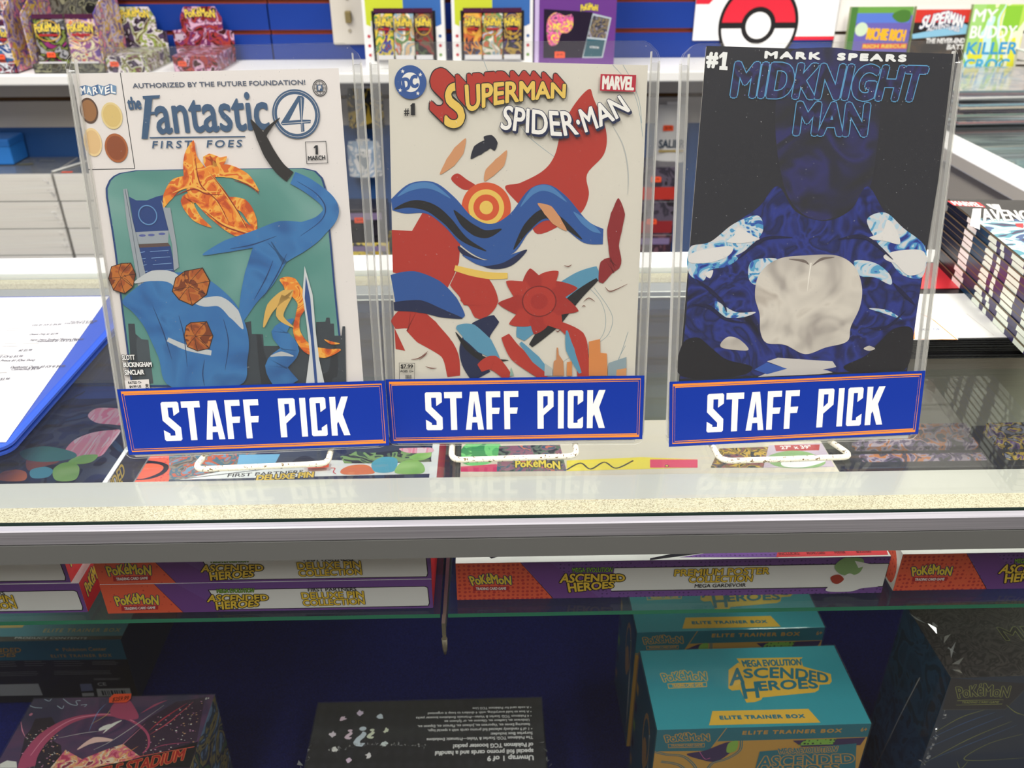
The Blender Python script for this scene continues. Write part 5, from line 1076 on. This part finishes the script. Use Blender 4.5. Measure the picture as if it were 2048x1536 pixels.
# ---------------------------------------------------------------- second counter on the right with bagged comics
t = thing('side_counter', 'white framed glass topped counter running back along the right', 'counter', (0, 0, 0))
WF = mat('f2eee6', .4, 1.15); GF = mat('cfc8bc', .45, 1.05)
m = MB(); m.box((.737, .95, -.0215), (.797, 1.885, 0), WF, .002, 2, faces={'-x': GF}); m.box((.797, .95, -.0215), (1.5, 1.0, 0), WF, .002, 2); m.build('frame', t)
m = MB(); m.box((.798, 1.001, -.008), (1.5, 1.885, -.002), clear('side_counter_glass', (.9, .94, .93), .09, .02, .03)); m.build('glass_top', t)
m = MB(); m.box((.760, .96, -.95), (1.5, 1.885, -.022), mat('b9b2a6', .5, 1.0)); m.build('cabinet', t)
m = MB(); m.box((.80, 1.01, -.0214), (1.49, 1.88, -.0205), busy(['6a8088', '8fa6aa', 'b8c8c8', '5a6c74', 'c8d4d0', '9a8a88'], 5, 42, 1.1, .3, .6, False, (.25, 3, 1))); m.build('reflection_streaks', t)  # blurred reflection of the comic pile, painted as blue-grey streaks below the glass
CC = ['4a5a78', '8a4a4a', '9ab0b8', 'c8c8c4', '5a7a6a', '7a6a8a', '3a4250', 'b8a890', '6a9aa8', 'a8b4ba', '8a9298', 'd0d0cc', '70505a', '4a6a72']
CN = ['red', 'blue']
for k in range(14):
    z = .0006 + k * .0043; yaw = R(2 + 3 * math.sin(k * 1.9))
    t = thing('bagged_comic', ('bagged comic topmost in the pile on the side counter' if k == 13 else 'bagged comic number %s from the top of the pile on the side counter' % ['thirteen', 'twelve', 'eleven', 'ten', 'nine', 'eight', 'seven', 'six', 'five', 'four', 'three', 'two'][k - 1] if k else 'bagged comic at the bottom of the pile on the side counter'), 'comic book', (1.03 + .006 * math.sin(k * 2.7), 1.678 + .004 * math.cos(k * 1.3), z), yaw, 'pile of bagged comics')
    m = MB(); m.box((-.215, -.122, 0), (.125, .122, .0030), mat(CC[k], .35, 1.1), .0005, 1, faces={'+z': busy(['8a92a0', 'b0a8a8', '6a7288', 'c8b8a8', '9aa4b4'], 14, 43 + k % 3, 1.1, .25, 1.2)}); m.build('comic', t)
    m = MB(); m.box((-.219, -.126, -.0003), (.129, .126, .0036), POLYBAG); m.build('bag', t)
# ---------------------------------------------------------------- back counter, board packs, shelf
t = thing('back_counter', 'blue back counter against the rear wall below the white shelf', 'counter', (0, 0, 0))
m = MB(); m.box((-1.9, 1.705, -.385), (.70, 1.887, -.36), mat('2a5aa0', .5, .9), .003, 2); m.build('worktop', t); m = MB(); m.box((-1.9, 1.73, -.95), (.70, 1.887, -.386), mat('274f8c', .5, .9)); m.build('cabinet', t)
m = MB(); m.box((-1.9, 1.72, .048), (.700, 1.887, .068), mat('f3efe6', .45, 1.15), .003, 2); o = m.build('wall_shelf')
for k in range(4): m = MB(); m.prism([(0, 0), (-.14, 0), (-.14, -.012), (0, -.06)], 0, .006, mat('dcd6cc', .5), Matrix(((0, 0, 1, -1.5 + k * .7), (1, 0, 0, 1.887), (0, 1, 0, .048), (0, 0, 0, 1)))); m.build('shelf_bracket', o)
tag(o, 'long white wall shelf carrying the card displays', 'shelf')
BOARD = bpy.data.materials.new('board_edges'); BOARD.use_nodes = True
nt, N, b, L = nodes(BOARD)
tc = N('ShaderNodeTexCoord'); mp = N('ShaderNodeMapping'); mp.inputs['Scale'].default_value = (3, 3, 420)
n = N('ShaderNodeTexNoise'); n.inputs['Scale'].default_value = 1; n.inputs['Detail'].default_value = 2
r = ramp(N, ['c4beb4', 'e6e2da', 'dcd7ce', 'f0ece6'], 1.2, False)
L(tc.outputs['Object'], mp.inputs[0]); L(mp.outputs[0], n.inputs['Vector']); L(n.outputs[0], r.inputs[0]); L(r.outputs[0], b.inputs['Base Color']); b.inputs['Roughness'].default_value = .7
CAMO = busy(['262c34', '3a424c', '4a4c4a', '2c343e', '565a58'], 24, 46, 1.0, .3, 1.2)
nm = ['lowest', 'second', 'third', 'topmost']
for j, (xa, xb) in enumerate(((-1.070, -.8975), (-.8945, -.722))):
    for k in range(4):
        t = thing('backing_board_pack', nm[k] + ' pack of white backing boards in the %s' % ('stack beside the bright blue box' if j == 0 else 'stack with a tilted white board on top'), 'board pack', ((xa + xb) / 2 + .001 * math.sin(k + j), 1.817, -.36 + k * .0585), 0, 'packs of backing boards')
        w = (xb - xa) / 2; m = MB(); m.box((-w + .002, -.066, 0), (w - .002, .066, .056), BOARD, faces={'+z': CAMO if k == 3 else BKW}); m.build('boards', t)
        m = MB(); m.box((-w, -.0685, -.0006), (w, .0685, .0568), POLYBAG, .002, 1); m.build('plastic_wrap', t)
        crinkle(t, 'wrap_crease', [(w - .004, -.069, .002), (w - .010, -.069, .028), (w - .006, -.069, .054)], .008, 50 + k + 4 * j)
        if k == 3:
            A = Art(); A.text('Current Size', [(-620, 300), (500, 300), (-620, 430)], mat('8a8e90', .4, 1.0), 4); A.disc(0, 60, 180, mat('6a6850', .4, 1.0), 90); A.rect(-700, -640, -480, -560, TAG) if j else None; A.build('top_print', t, (0, 0, .0575), (1, 0, 0), (0, 1, 0))
m = MB(); m.box((-.004, -.062, 0), (.004, .062, .001), BKW, M=Matrix.Translation((-.872, 1.815, -.1262)) @ Matrix.Rotation(R(-24), 4, 'Z')); o = m.build('white_board_strip'); tag(o, 'loose white board strip lying across the board packs', 'board')
t = thing('blue_carton', 'bright blue carton sitting on the board packs at the far left', 'box', (-1.032, 1.848, -.1268))
m = MB(); m.box((-.030, -.033, 0), (.030, .033, .052), mat('2f7fd4', .4, 1.05), .003, 2); m.build('carton', t); m = MB(); m.box((-.031, -.034, .036), (.031, .034, .053), mat('2a70c0', .4, 1.05), .003, 2); m.build('lid', t)
# card displays on the shelf
SZ = .0682
def tagp(parent, x, y, z, w=.016, h=.009, nrm=0):
    A = Art(); A.poly([(-w / 2 * 1e4, -h / 2 * 1e4), (w / 2 * 1e4, -h / 2 * 1e4), (w / 2 * 1e4, h * .3e4), (w * .35e4, h / 2 * 1e4), (-w / 2 * 1e4, h / 2 * 1e4)], TAG); A.text('$5.99', [(-w * .3e4, -h * .15e4), (w * .3e4, -h * .15e4), (-w * .3e4, h * .2e4)], TAGINK, .4); return A.build('price_sticker', parent, (x, y, z), (1, 0, 0), (0, 0, 1))
def booster(x, y, z, w, h, cols, label, seed, lean=10, stick=True, group='foil card packs'):
    t = thing('booster_pack', label, 'card pack', mw=Matrix.Translation((x, y, z)) @ Matrix.Rotation(R(-lean), 4, 'X'), group=group)
    m = MB(); fm = busy(cols, 34, seed, 1.1, .22, 1.2)
    def fn(sy): return lambda u, v: ((u - .5) * w * (1 - .03 * math.sin(math.pi * v)), sy * .006 * math.sin(math.pi * min(1, max(0, (v - .08) / .84))) ** .5 * math.sin(math.pi * u) ** .6 - .006, v * h)
    m.grid(fn(-1), 12, 14, fm); m.grid(fn(1), 12, 14, fm); m.build('foil_pouch', t, False)
    m = MB(); m.box((-w / 2, -.0064, h * .945), (w / 2, -.0056, h + .003), mat('5a2a4a', .25, 1.1, .4)); m.build('crimped_seal', t); m = MB(); m.box((-w / 2, -.0064, -.002), (w / 2, -.0056, h * .04), mat('c8c8cc', .25, 1.1, .4)); m.build('crimped_seal', t)
    A = Art(); W, H = w * 1e4, h * 1e4
    A.disc(0, H * .72, W * .42, mat('cfa23a', .3, 1.1), H * .2, 24, hole=.92); pk_logo(A, [(-W * .40, H * .84), (W * .40, H * .84), (W * .40, H * .68), (-W * .40, H * .68)], PKY, PKB, 8, 4); A.rect(-W * .3, H * .62, W * .3, H * .66, mat('a8262c', .4, 1.1)); A.rect(-W * .45, H * .05, W * .45, H * .14, mat('d8d8dc', .3, 1.1))
    A.build('pack_print', t, (0, -.0135, 0), (1, 0, 0), (0, 0, 1))
    if stick: tagp(t, 0, -.0150, h * .27)
    return t
def display(x, y, w, d, h1, h2, cols, label, seed):
    t = thing('card_display_tray', label, 'display box', (x, y, SZ))
    m = MB(); m.box((-w / 2, -d / 2, 0), (w / 2, d / 2, .002), WHP); m.box((-w / 2, -d / 2, 0), (w / 2, -d / 2 + .0015, .018), busy(cols, 40, seed, 1.1)); m.build('base', t)
    m = MB(); m.box((-w / 2, d / 2 - .0015, 0), (w / 2, d / 2, h2), busy(cols, 26, seed + 1, 1.1, .3, 1.8)); m.build('back_panel', t)
    for sx in (-1, 1):
        m = MB(); Mx = Matrix(((0, 0, sx, sx * w / 2), (1, 0, 0, 0), (0, 1, 0, 0), (0, 0, 0, 1))); m.prism([(-d / 2, 0), (d / 2, 0), (d / 2, h2), (d / 2 - .02, h2), (-d / 2, h1)], -.0015, 0, busy(['8a7ab8', 'd8c8e0', 'e0b84a', '6a5aa0', 'e88a9a'], 40, seed + 2, 1.1), Mx); m.build('side_panel', t)
    A = Art(); W = w * 1e4; A.rect(-W * .28, h2 * .80e4, W * .1, h2 * .86e4, mat('a8262c', .4, 1.1)); A.text('TRADING CARD GAME', [(-W * .25, h2 * .815e4), (W * .07, h2 * .815e4), (-W * .25, h2 * .845e4)], WHP, .6); A.build('header_print', t, (0, d / 2 - .0018, 0), (1, 0, 0), (0, 0, 1))
    return t
display(-.801, 1.795, .135, .125, .105, .155, ['2c2a26', '4a463c', '6a6a60', '3a3a3a', '8a8a70', '1e1e20'], 'dark printed card display tray with two foil packs in front', 60)
booster(-.8335, 1.752, SZ + .0045, .058, .094, ['2a2a30', '4a4a50', 'a0a0a4', '3a3026', '7a8a40', '26262a', '8a2a6a'], 'dark grey foil card pack at the left in the dark display tray', 61)
booster(-.7735, 1.754, SZ + .0045, .058, .094, ['6a4a9a', 'c8a8c8', 'e0c8a0', '8a5a8a', 'd8d4b0', 'c85a5a'], 'violet and cream foil card pack at the right in the dark display tray', 62, stick=False)
display(-.975, 1.795, .150, .125, .105, .165, ['b06a5a', 'e0d0c8', '2c3a5a', '8a3a4a', 'd8e0e8', '4a2a3a'], 'pale red printed card display tray at the far left of the shelf', 63)
booster(-.930, 1.754, SZ + .0045, .058, .082, ['7a2a3a', 'c05a4a', '3a6a9a', 'e0e0e4', '2a4a8a', 'a04a4a'], 'red and blue foil card pack at the far left of the shelf', 64)
def tin(x, y, w, cols, label, seed, tagx=None):
    """die cut counter display: wide body, taller octagonal header"""
    t = thing('card_display_box', label, 'display box', (x, y, SZ), group='die cut card displays')
    UP = Matrix(((1, 0, 0, 0), (0, 0, -1, 0), (0, 1, 0, 0), (0, 0, 0, 1)))
    h = .104; hw = w / 2; k = hw * .66; fm = busy(cols, 34, seed, 1.1, .3, 1.8)
    m = MB(); m.prism([(-hw * .93, 0), (hw * .93, 0), (hw, .058), (k, .062), (k * 1.02, .083), (k * .75, h), (-k * .75, h), (-k * 1.02, .083), (-k, .062), (-hw, .060)], -.0015, .0015, fm, UP); m.build('header_card', t)
    m = MB(); m.box((-hw * .45, -.125, 0), (hw * .92, -.0016, .030), busy(cols[::-1], 40, seed + 1, 1.1), .001, 1); m.build('tray', t)
    A = Art(); pk_logo(A, [(-k * .72e4, 985), (k * .72e4, 985), (k * .72e4, 835), (-k * .72e4, 835)], PKY, PKB, 7, 4); A.rect(-hw * .92e4, 430, -hw * .66e4, 540, mat('b8a8b8', .3, 1.1)); A.build('header_print', t, (0, -.0022, 0), (1, 0, 0), (0, 0, 1))
    tagp(t, -.01, -.1256, .016)
tin(-.706, 1.86, .112, ['4a3a5a', '2a2028', 'd0c8d0', '8a9a4a', '5a2a3a', 'c0c8a0'], 'green and violet die cut card display on the shelf behind the leftmost toploader', 66)
tin(-.578, 1.86, .122, ['7a1f22', '2a1418', 'a03a34', '6a2a5a', 'd0a8c0', '3a1216'], 'dark red die cut card display on the shelf right of the green one', 68)
def blister(x, y, w, label, seed, cols):
    t = thing('card_bundle_box', label, 'box', (x, y, SZ), group='white windowed card bundles'); h = .215; hw = w / 2 * 1e4; H = h * 1e4
    m = MB(); m.box((-w / 2, 0, 0), (w / 2, .045, h), WHP, .001, 1); m.build('carton', t)
    A = Art(); A.poly([(-hw + 40, H - 20), (hw - 40, H - 20), (hw - 40, 520), (-hw + 40, 520)], WHP); A.poly([(-hw + 60, H - 30), (0, H - 30), (0, 860), (-hw + 150, 860), (-hw + 150, 760), (-hw + 60, 800)], mat('c8d43a', .3, 1.1)); A.poly([(0, H - 30), (hw - 60, H - 30), (hw - 60, 800), (hw - 150, 760), (0, 860)], mat('3a6ab0', .3, 1.1)); A.poly([(-hw * .5, H - 30), (hw * .7, H - 30), (hw * .6, H - 300), (-hw * .4, H - 300)], REDP)
    A.rect(-hw + 170, 140, hw - 170, 1040, mat('2a2a2e', .3, 1.0))
    for y_ in (250, 420, 590): A.disc(-hw + 95, y_, 30, mat('c0404a', .3, 1.1)); A.disc(hw - 95, y_, 30, mat(('7aa05a', 'c0404a', '4a6aa0')[y_ // 170 - 1], .3, 1.1))
    A.build('front_print', t, (0, 0, 0), (1, 0, 0), (0, 0, 1), .0002)
    for k, c in enumerate(cols):
        booster(x + (k - 1) * (w - .042) / 3, y - .0005 if k == 1 else y + .0005, SZ + .014, (w - .044) / 3 * (1.06 if k == 1 else .96), .092, c[0], c[1], seed + k, 0, False)
blister(-.1665, 1.765, .155, 'white windowed card bundle box beside the light switch', 70, ((['8a2a3a', '3a4a9a', 'e0c84a', '5a8a4a', 'd8d8d8'], 'red and blue foil pack in the window of the box beside the light switch'), (['d8b890', '8aa8b8', 'e8e0d0', '6a8a5a', 'c86a4a', 'b8c8d8'], 'pale middle foil pack in the window of the box beside the light switch'), (['4a2a2a', '6a5a4a', '8a3a3a', '2a2a2a', '5a6a4a'], 'dark brown foil pack in the window of the box beside the light switch')))
blister(.002, 1.765, .155, 'white windowed card bundle box left of the purple card box', 74, ((['5a3a2a', '3a4a7a', 'e0a84a', 'c86a3a', '2a2a3a'], 'brown and blue foil pack in the window of the box beside the purple one'), (['d8b890', '8aa8b8', 'e8e0d0', '6a8a5a', 'c86a4a', 'b8c8d8'], 'pale middle foil pack in the window of the box beside the purple one'), (['3a3a6a', '4a2a3a', 'b89a4a', '2a2a3a', '5a4a7a'], 'dark violet foil pack in the window of the box beside the purple one')))
t = thing('card_bundle_box', 'purple card box with a neon print and a framed card on the wall shelf', 'box', (.160, 1.765, SZ))
m = MB(); m.box((-.078, 0, 0), (.078, .045, .205), mat('6a3a8a', .3, 1.1), .001, 1); m.build('carton', t)
A = Art(); A.rect(-770, 60, -690, 2000, mat('c8b8e0', .3, 1.1)); A.poly([(-600, 180), (300, 180), (330, 1000), (-600, 1060)], mat('241a30', .3, 1.0))
NEON = busy(['e0508a', 'f0d84a', 'c83a8a', 'e87aa8', '5a2a5a', 'b0d04a'], 60, 78, 1.2, .3, 2.0)
A.blob([(-520, 880), (-380, 1000), (-200, 940), (-60, 960), (-40, 760), (-130, 640), (-260, 620), (-330, 440), (-480, 420), (-540, 640)], NEON); A.poly([(160, 180), (560, 180), (690, 900), (330, 980)], mat('b8c4cc', .25, 1.1)); A.poly([(180, 200), (540, 200), (590, 500), (240, 530)], mat('2f5a68', .3, 1.1)); A.poly([(250, 560), (600, 530), (660, 880), (340, 945)], busy(['5a5468', '8a7a5a', '3a3a48', '9a94a4'], 60, 79, 1.1)); A.text('POTENTIAL', [(300, 360), (480, 350), (300, 395)], WHP, 1)
pk_logo(A, [(100, 1130), (420, 1130), (420, 1020), (100, 1020)], PKY, PKB, 8, 4); A.build('front_print', t, (0, 0, 0), (1, 0, 0), (0, 0, 1), .0002); tagp(t, -.028, -.001, .024, .02, .012)
# light switch, poster, books on the wall
t = thing('light_switch', 'beige light switch plate on the blue slat wall', 'switch', (-.288, WY - .0125, .1536))
m = MB(); m.box((-.0355, -.006, -.057), (.0355, 0, .057), mat('cfc9bc', .4, 1.1), .003, 3); m.build('plate', t); m = MB(); m.box((-.006, -.016, -.012), (.006, -.006, .010), mat('8a7a4a', .4, 1.0), .0015, 2, Matrix.Rotation(R(14), 4, 'X')); m.build('toggle', t)
for z in (-.03, .03): m = MB().tube([(0, -.0075, z), (0, -.0058, z)], .0035, mat('a09884', .4), 10); m.build('screw', t)
t = thing('wall_poster', 'white poster with a red, black and white ball emblem on the rear wall', 'poster', (0, 0, .348 * (1 - .8837))); t.scale = (.8837, 1, .8837)
m = MB(); m.box((.469, WY - .018, .069), (.800, WY - .0135, .330), mat('eef0f6', .4, 1.15)); m.build('board', t)
A = Art(); RD = mat('d8263a', .4, 1.1); BK_ = mat('1c1a1c', .4, 1.0); WB = mat('f2f3f8', .4, 1.15)
A.poly([(4690, 700), (4700, 690), (7990, 700), (7990, 820), (6350, 820), (6240, 700)], WB); A.poly([(6420, 690), (6300, 690), (6390, 770), (8000, 770), (8000, 690)], RD); A.poly([(4690, 1600), (4690, 1470), (4990, 1470), (5110, 1600)], RD)
cx, cy, r0 = 6185, 1010, 930
A.disc(cx, cy, r0, BK_, n=64); ring = lambda r, a0, a1, n=32: [(cx + r * math.cos(R(a0 + (a1 - a0) * k / n)), cy + r * math.sin(R(a0 + (a1 - a0) * k / n))) for k in range(n + 1)]
A.poly(ring(r0 - 75, 4, 176), RD); A.poly(ring(r0 - 75, 184, 356), WB); A.rect(cx - r0 + 60, cy - 65, cx + r0 - 60, cy + 65, BK_); A.disc(cx, cy, 400, BK_, n=48); A.disc(cx, cy, 290, WB, n=48)
A.build('poster_print', t, (0, WY - .0182, 0), (1, 0, 0), (0, 0, 1))
def wallbook(x, w, z0, h, y, label, art, yaw=0.0, cat='book'):
    t = thing('comic_paperback', label, cat, mw=Matrix.Translation((x, y, z0)) @ Matrix.Rotation(R(yaw), 4, 'Z') @ Matrix.Rotation(R(-4), 4, 'X'))
    m = MB(); m.box((-w / 2, .0006, .001), (w / 2 - .001, .0090, h - .001), mat('ded8cc', .7)); m.build('pages', t); m = MB(); m.box((-w / 2, 0, 0), (w / 2, .0006, h), WHP); m.box((-w / 2, .0090, 0), (w / 2, .0096, h), WHP); m.box((-w / 2 - .0006, 0, 0), (-w / 2, .0096, h), mat('8a9a6a', .4)); m.build('cover', t)
    A = Art(); art(A, w * 1e4, h * 1e4); A.build('cover_print', t, (0, -.0002, 0), (1, 0, 0), (0, 0, 1))
    wr = mat('f0eeea', .35, 1.1); b = thing('wire_book_holder', 'white wire holder under the ' + label.split(',')[0], 'wire holder', (x, y, z0))
    m = MB()
    for sx in (-1, 1): m.tube(fillet([(sx * w * .3, WY - .013 - y, -.004), (sx * w * .3, -.014, -.004), (sx * w * .3, -.014, .018)], .006), .0022, wr, 8)
    m.tube([(-w * .3, -.014, .018), (w * .3, -.014, .018)], .0022, wr, 8); m.build('wire_loop', b)
    return t
def art_rich(A, W, H):
    A.rect(-W / 2, 0, W / 2, H, mat('6a62b0', .35, 1.1)); A.rect(-W / 2, H - 160, W / 2, H, mat('6aa04a', .35, 1.1)); A.rect(-W / 2, 0, -W / 2 + 130, H, mat('4a7a3a', .35, 1.1)); A.rect(-W / 2 + 130, H - 300, W / 2 - 40, H - 120, mat('5a7ad0', .35, 1.1)); A.blob([(W / 2 - 420, H - 160), (W / 2 - 240, H - 60), (W / 2 - 60, H - 100), (W / 2 - 60, H - 260), (W / 2 - 260, H - 290)], mat('4a7a34', .35, 1.1))
    A.disc(-W / 2 + 260, H - 420, 130, mat('c8dcc0', .35, 1.1)); A.text('RICHIE RICH', [(-W / 2 + 390, H - 600), (W / 2 - 90, H - 640), (-W / 2 + 390, H - 400)], mat('f0b02a', .35, 1.15), 14)
    A.rect(-W / 2 + 330, H - 790, W / 2 - 10, H - 690, mat('e0483a', .35, 1.1)); A.text('RICH RESCUE', [(-W / 2 + 350, H - 770), (W / 2 - 30, H - 770), (-W / 2 + 350, H - 710)], mat('f0c84a', .35, 1.1), 6); A.rect(-W / 2 + 150, 0, W / 2, H - 900, busy(['e0c84a', 'd8a040', 'c0d0c0', '8ab0a0', 'e8dca0'], 24, 80, 1.1))
wallbook(.787, .126, -.006, .173, 1.845, 'violet paperback with yellow lettering on the rear wall, below the white slats', art_rich)
def art_adv(A, W, H):
    A.rect(-W / 2, 0, W / 2, H, mat('2a2422', .35, 1.0)); A.rect(-W / 2, H - 300, W / 2, H, mat('d0382e', .35, 1.1)); A.rect(-W / 2, H - 60, W / 2, H, mat('e8e6e0', .35, 1.1)); A.poly([(-W / 2, H - 520), (W / 2 - 300, H - 330), (W / 2, H - 440), (W / 2, H - 520), (-W / 2 + 30, H - 640)], mat('8ac0dc', .35, 1.1)); A.poly([(-W / 2, H - 610), (W / 2, H - 500), (W / 2, 0), (-W / 2, 0)], busy(['2a2422', '3a302a', '4a3a2c', '2a2422'], 20, 81, 1.0))
    A.text('SUPERMAN', ([(-W / 2 + 120, H - 420), (0, H - 300), (W / 2 - 340, H - 400)], [(-W / 2 + 180, H - 190), (0, H - 90), (W / 2 - 330, H - 190)]), WHP, 9, 9, mat('2a4a8a', .35, 1.0)); A.text('ADVENTURES', ([(-W / 2 + 280, H - 470), (-40, H - 410), (W / 2 - 380, H - 480)], [(-W / 2 + 290, H - 390), (-40, H - 330), (W / 2 - 380, H - 400)]), WHP, 3, 6, mat('2a4a8a', .35, 1.0))
    A.text('THE NEVER-ENDING', [(-W / 2 + 310, H - 690), (W / 2 - 40, H - 690), (-W / 2 + 310, H - 600)], WHP, 5); A.text('BATTLE', [(W / 2 - 560, H - 810), (W / 2 - 60, H - 810), (W / 2 - 560, H - 720)], WHP, 6); A.blob([(-200, 100), (200, 60), (400, 500), (0, 700), (-300, 500)], busy(['c0402c', '3a5a8a', '8a6a4a', '5a8a8a'], 24, 82, 1.1))
wallbook(.920, .133, -.006, .174, 1.840, 'black and red paperback with white lettering on the rear wall', art_adv)
def art_croc(A, W, H):
    A.rect(-W / 2, 0, W / 2, H, busy(['b8dc5a', 'e8f0d0', 'e4e23a', 'c8ecf0', '9ad05a', 'f0f0c0'], 16, 83, 1.1, .35, .5, True, (1, 1, .4)))
    A.rect(-W / 2, H * .5, -W / 2 + 260, H, mat('a4d47a', .35, 1.1)); A.rect(W / 2 - 460, H * .72, W / 2 - 120, H - 30, mat('8cc83a', .35, 1.1))
    for s_, y_, m_, w_ in (('MY', .82, WHP, .45), ('BUDDY', .645, WHP, .9), ('KILLER', .47, mat('3a9ad0', .35, 1.1), 1.0), ('CROC', .29, mat('4ab0e0', .35, 1.1), .9)):
        A.text(s_, [(-W * .46, H * y_), (-W * .46 + W * .92 * w_, H * y_), (-W * .46, H * (y_ + .125))], m_, 9)
    A.line([(W * .12, H * .36), (W * .2, H * .42), (W * .26, H * .36), (W * .14, H * .24), (W * .13, H * .16)], 18, mat('5a8a4a', .35, 1.0), sm=True); A.blob([(W * .13, H * .18), (W * .2, H * .1), (W * .16, H * .02), (W * .06, H * .03), (W * .05, H * .1)], mat('3a9a8a', .35, 1.0))
wallbook(1.020, .112, -.004, .176, 1.832, 'lime and pale blue paperback on the rear wall, by the wire hook', art_croc)
for x, z, l_ in ((1.083, .076, 'white wire hook on the slat wall right of the lime paperback'), (1.130, .022, 'white wire hook on the slat wall by the gold edged picture')):
    t = thing('wire_hook', l_, 'hook', (x, WY - .012, z)); wr = mat('f0eeea', .35, 1.1)
    m = MB().tube(fillet([(-.012, -.002, .012), (-.012, -.10, .012), (.012, -.10, .012), (.012, -.11, -.004), (.0, -.002, -.014)], .012), .0028, wr, 8); m.build('wire', t); m = MB(); m.box((-.016, -.003, -.02), (.016, 0, .02), wr, .001, 1); m.build('back_plate', t)
t = thing('picture_frame', 'gold edged picture at the right edge of the rear wall', 'picture', (1.222, WY - .013, -.046))
m = MB(); m.box((-.085, -.012, 0), (-.077, 0, .26), mat('b8904a', .4, 1.1)); m.box((.077, -.012, 0), (.085, 0, .26), mat('b8904a', .4, 1.1)); m.box((-.085, -.012, 0), (.085, 0, .008), mat('b8904a', .4, 1.1)); m.box((-.085, -.012, .252), (.085, 0, .26), mat('b8904a', .4, 1.1)); m.build('frame', t); m = MB(); m.box((-.077, -.006, .008), (.077, 0, .252), busy(['2a4a5a', '4a7a8a', '8ab0a8', '2a3a4a', 'c8b88a'], 14, 84, 1.0)); m.build('print', t)
# goods below the shelf, seen between the toploaders
def goods(name, label, x, y, z, w, d, h, cols, seed, stick=None, words_=None, cat='box', pouch=False):
    t = thing(name, label, cat, (x, y, z), group='goods under the wall shelf'); fm = busy(cols, 30, seed, 1.1, .3, .8) if isinstance(cols, list) else mat(cols, .4, 1.1)
    m = MB()
    if pouch:
        m.grid(lambda u, v: ((u - .5) * w * (1 - .12 * max(0, v - .8) * 5), -d / 2 * math.sin(math.pi * u) ** .6 * (1 - max(0, v - .75) * 3.6), v * h), 10, 12, fm); m.grid(lambda u, v: ((u - .5) * w * (1 - .12 * max(0, v - .8) * 5), d / 2 * math.sin(math.pi * u) ** .6 * (1 - max(0, v - .75) * 3.6), v * h), 10, 12, fm); m.build('pouch', t, False)
        m = MB(); m.box((-w * .2, -.001, h * .93), (w * .2, .001, h * 1.05), WHP); m.build('header_card', t)
    else: m.box((-w / 2, -d / 2, 0), (w / 2, d / 2, h), fm, .001, 1); m.build('carton', t); m = MB(); m.box((-w / 2 + .003, -d / 2 - .0004, .004), (w / 2 - .003, -d / 2, h * .42), mat(words_[1], .4, 1.1)) if words_ else m.box((-w / 2 + .006, -d / 2 - .0004, h * .7), (w / 2 - .006, -d / 2, h * .9), mat('7a6a8a', .4)); m.build('label_panel', t)
    if stick: tagp(t, stick[0], -d / 2 - .001, stick[1], .022, .012)
    if words_ and words_[0]:
        A = Art(); A.text(words_[0], [(-w * .4e4, h * .28e4), (w * .4e4, h * .28e4), (-w * .4e4, h * .42e4)], mat('3a4a5a', .4, 1.0), 6); A.rect(-w * .4e4, h * .2e4, w * .4e4, h * .24e4, mat('b09a5a', .4, 1.0)); A.build('print', t, (0, -d / 2 - .0008, 0), (1, 0, 0), (0, 0, 1))
goods('hanging_pouch', 'white hanging pouch with an orange price sticker below the wall shelf', .382, 1.86, -.142, .068, .03, .120, 'd6d6d4', 90, (-.01, .075), ('SALIER', 'd0d0d0'), 'pouch', True)
goods('figure_box', 'grey and red box, top of its stack on the back counter', .352, 1.84, -.212, .085, .08, .074, ['4a444e', '3a3640', '5a5260', '2e2a30'], 91, (-.006, .048), (None, 'b0342c'))
goods('figure_box', 'grey and red box, second from the top of its stack', .350, 1.84, -.287, .085, .08, .074, ['4a444e', '3a3640', '5a5260', '2e2a30'], 92, (-.006, .030), (None, '8a2a2c'))
goods('figure_box', 'dark red box at the bottom of the stack on the back counter', .350, 1.84, -.3598, .085, .08, .0720, ['5a3a3e', '3a2a30', '6a4a50'], 93)
goods('hanging_pouch', 'black and yellow hanging pouch seen between the left and middle toploaders', -.266, 1.86, -.065, .075, .03, .08, ['1c1c1c', '2c2a20', 'c8a83a', '1c1c1c', '3a3a3a'], 94, None, None, 'pouch', True)
goods('hanging_pouch', 'white and blue hanging pouch below the black and yellow one', -.277, 1.86, -.168, .071, .03, .075, ['d8dce0', '9ab0c8', 'e8e8e8', '7a8a9a'], 95, None, None, 'pouch', True)
goods('figure_box', 'black box with an orange price sticker left of the middle toploader', -.286, 1.84, -.2998, .10, .08, .075, ['1c1a1e', '2e2a30', '1a1a1a'], 96, (-.004, .052))
goods('figure_box', 'yellow topped box under the black box on the back counter', -.286, 1.84, -.3598, .11, .085, .0595, ['c8a83a', 'd8c04a', '2a2a2a', 'b89a30'], 97)
# ceiling tubes stay out of the picture; their lamps are set at the top
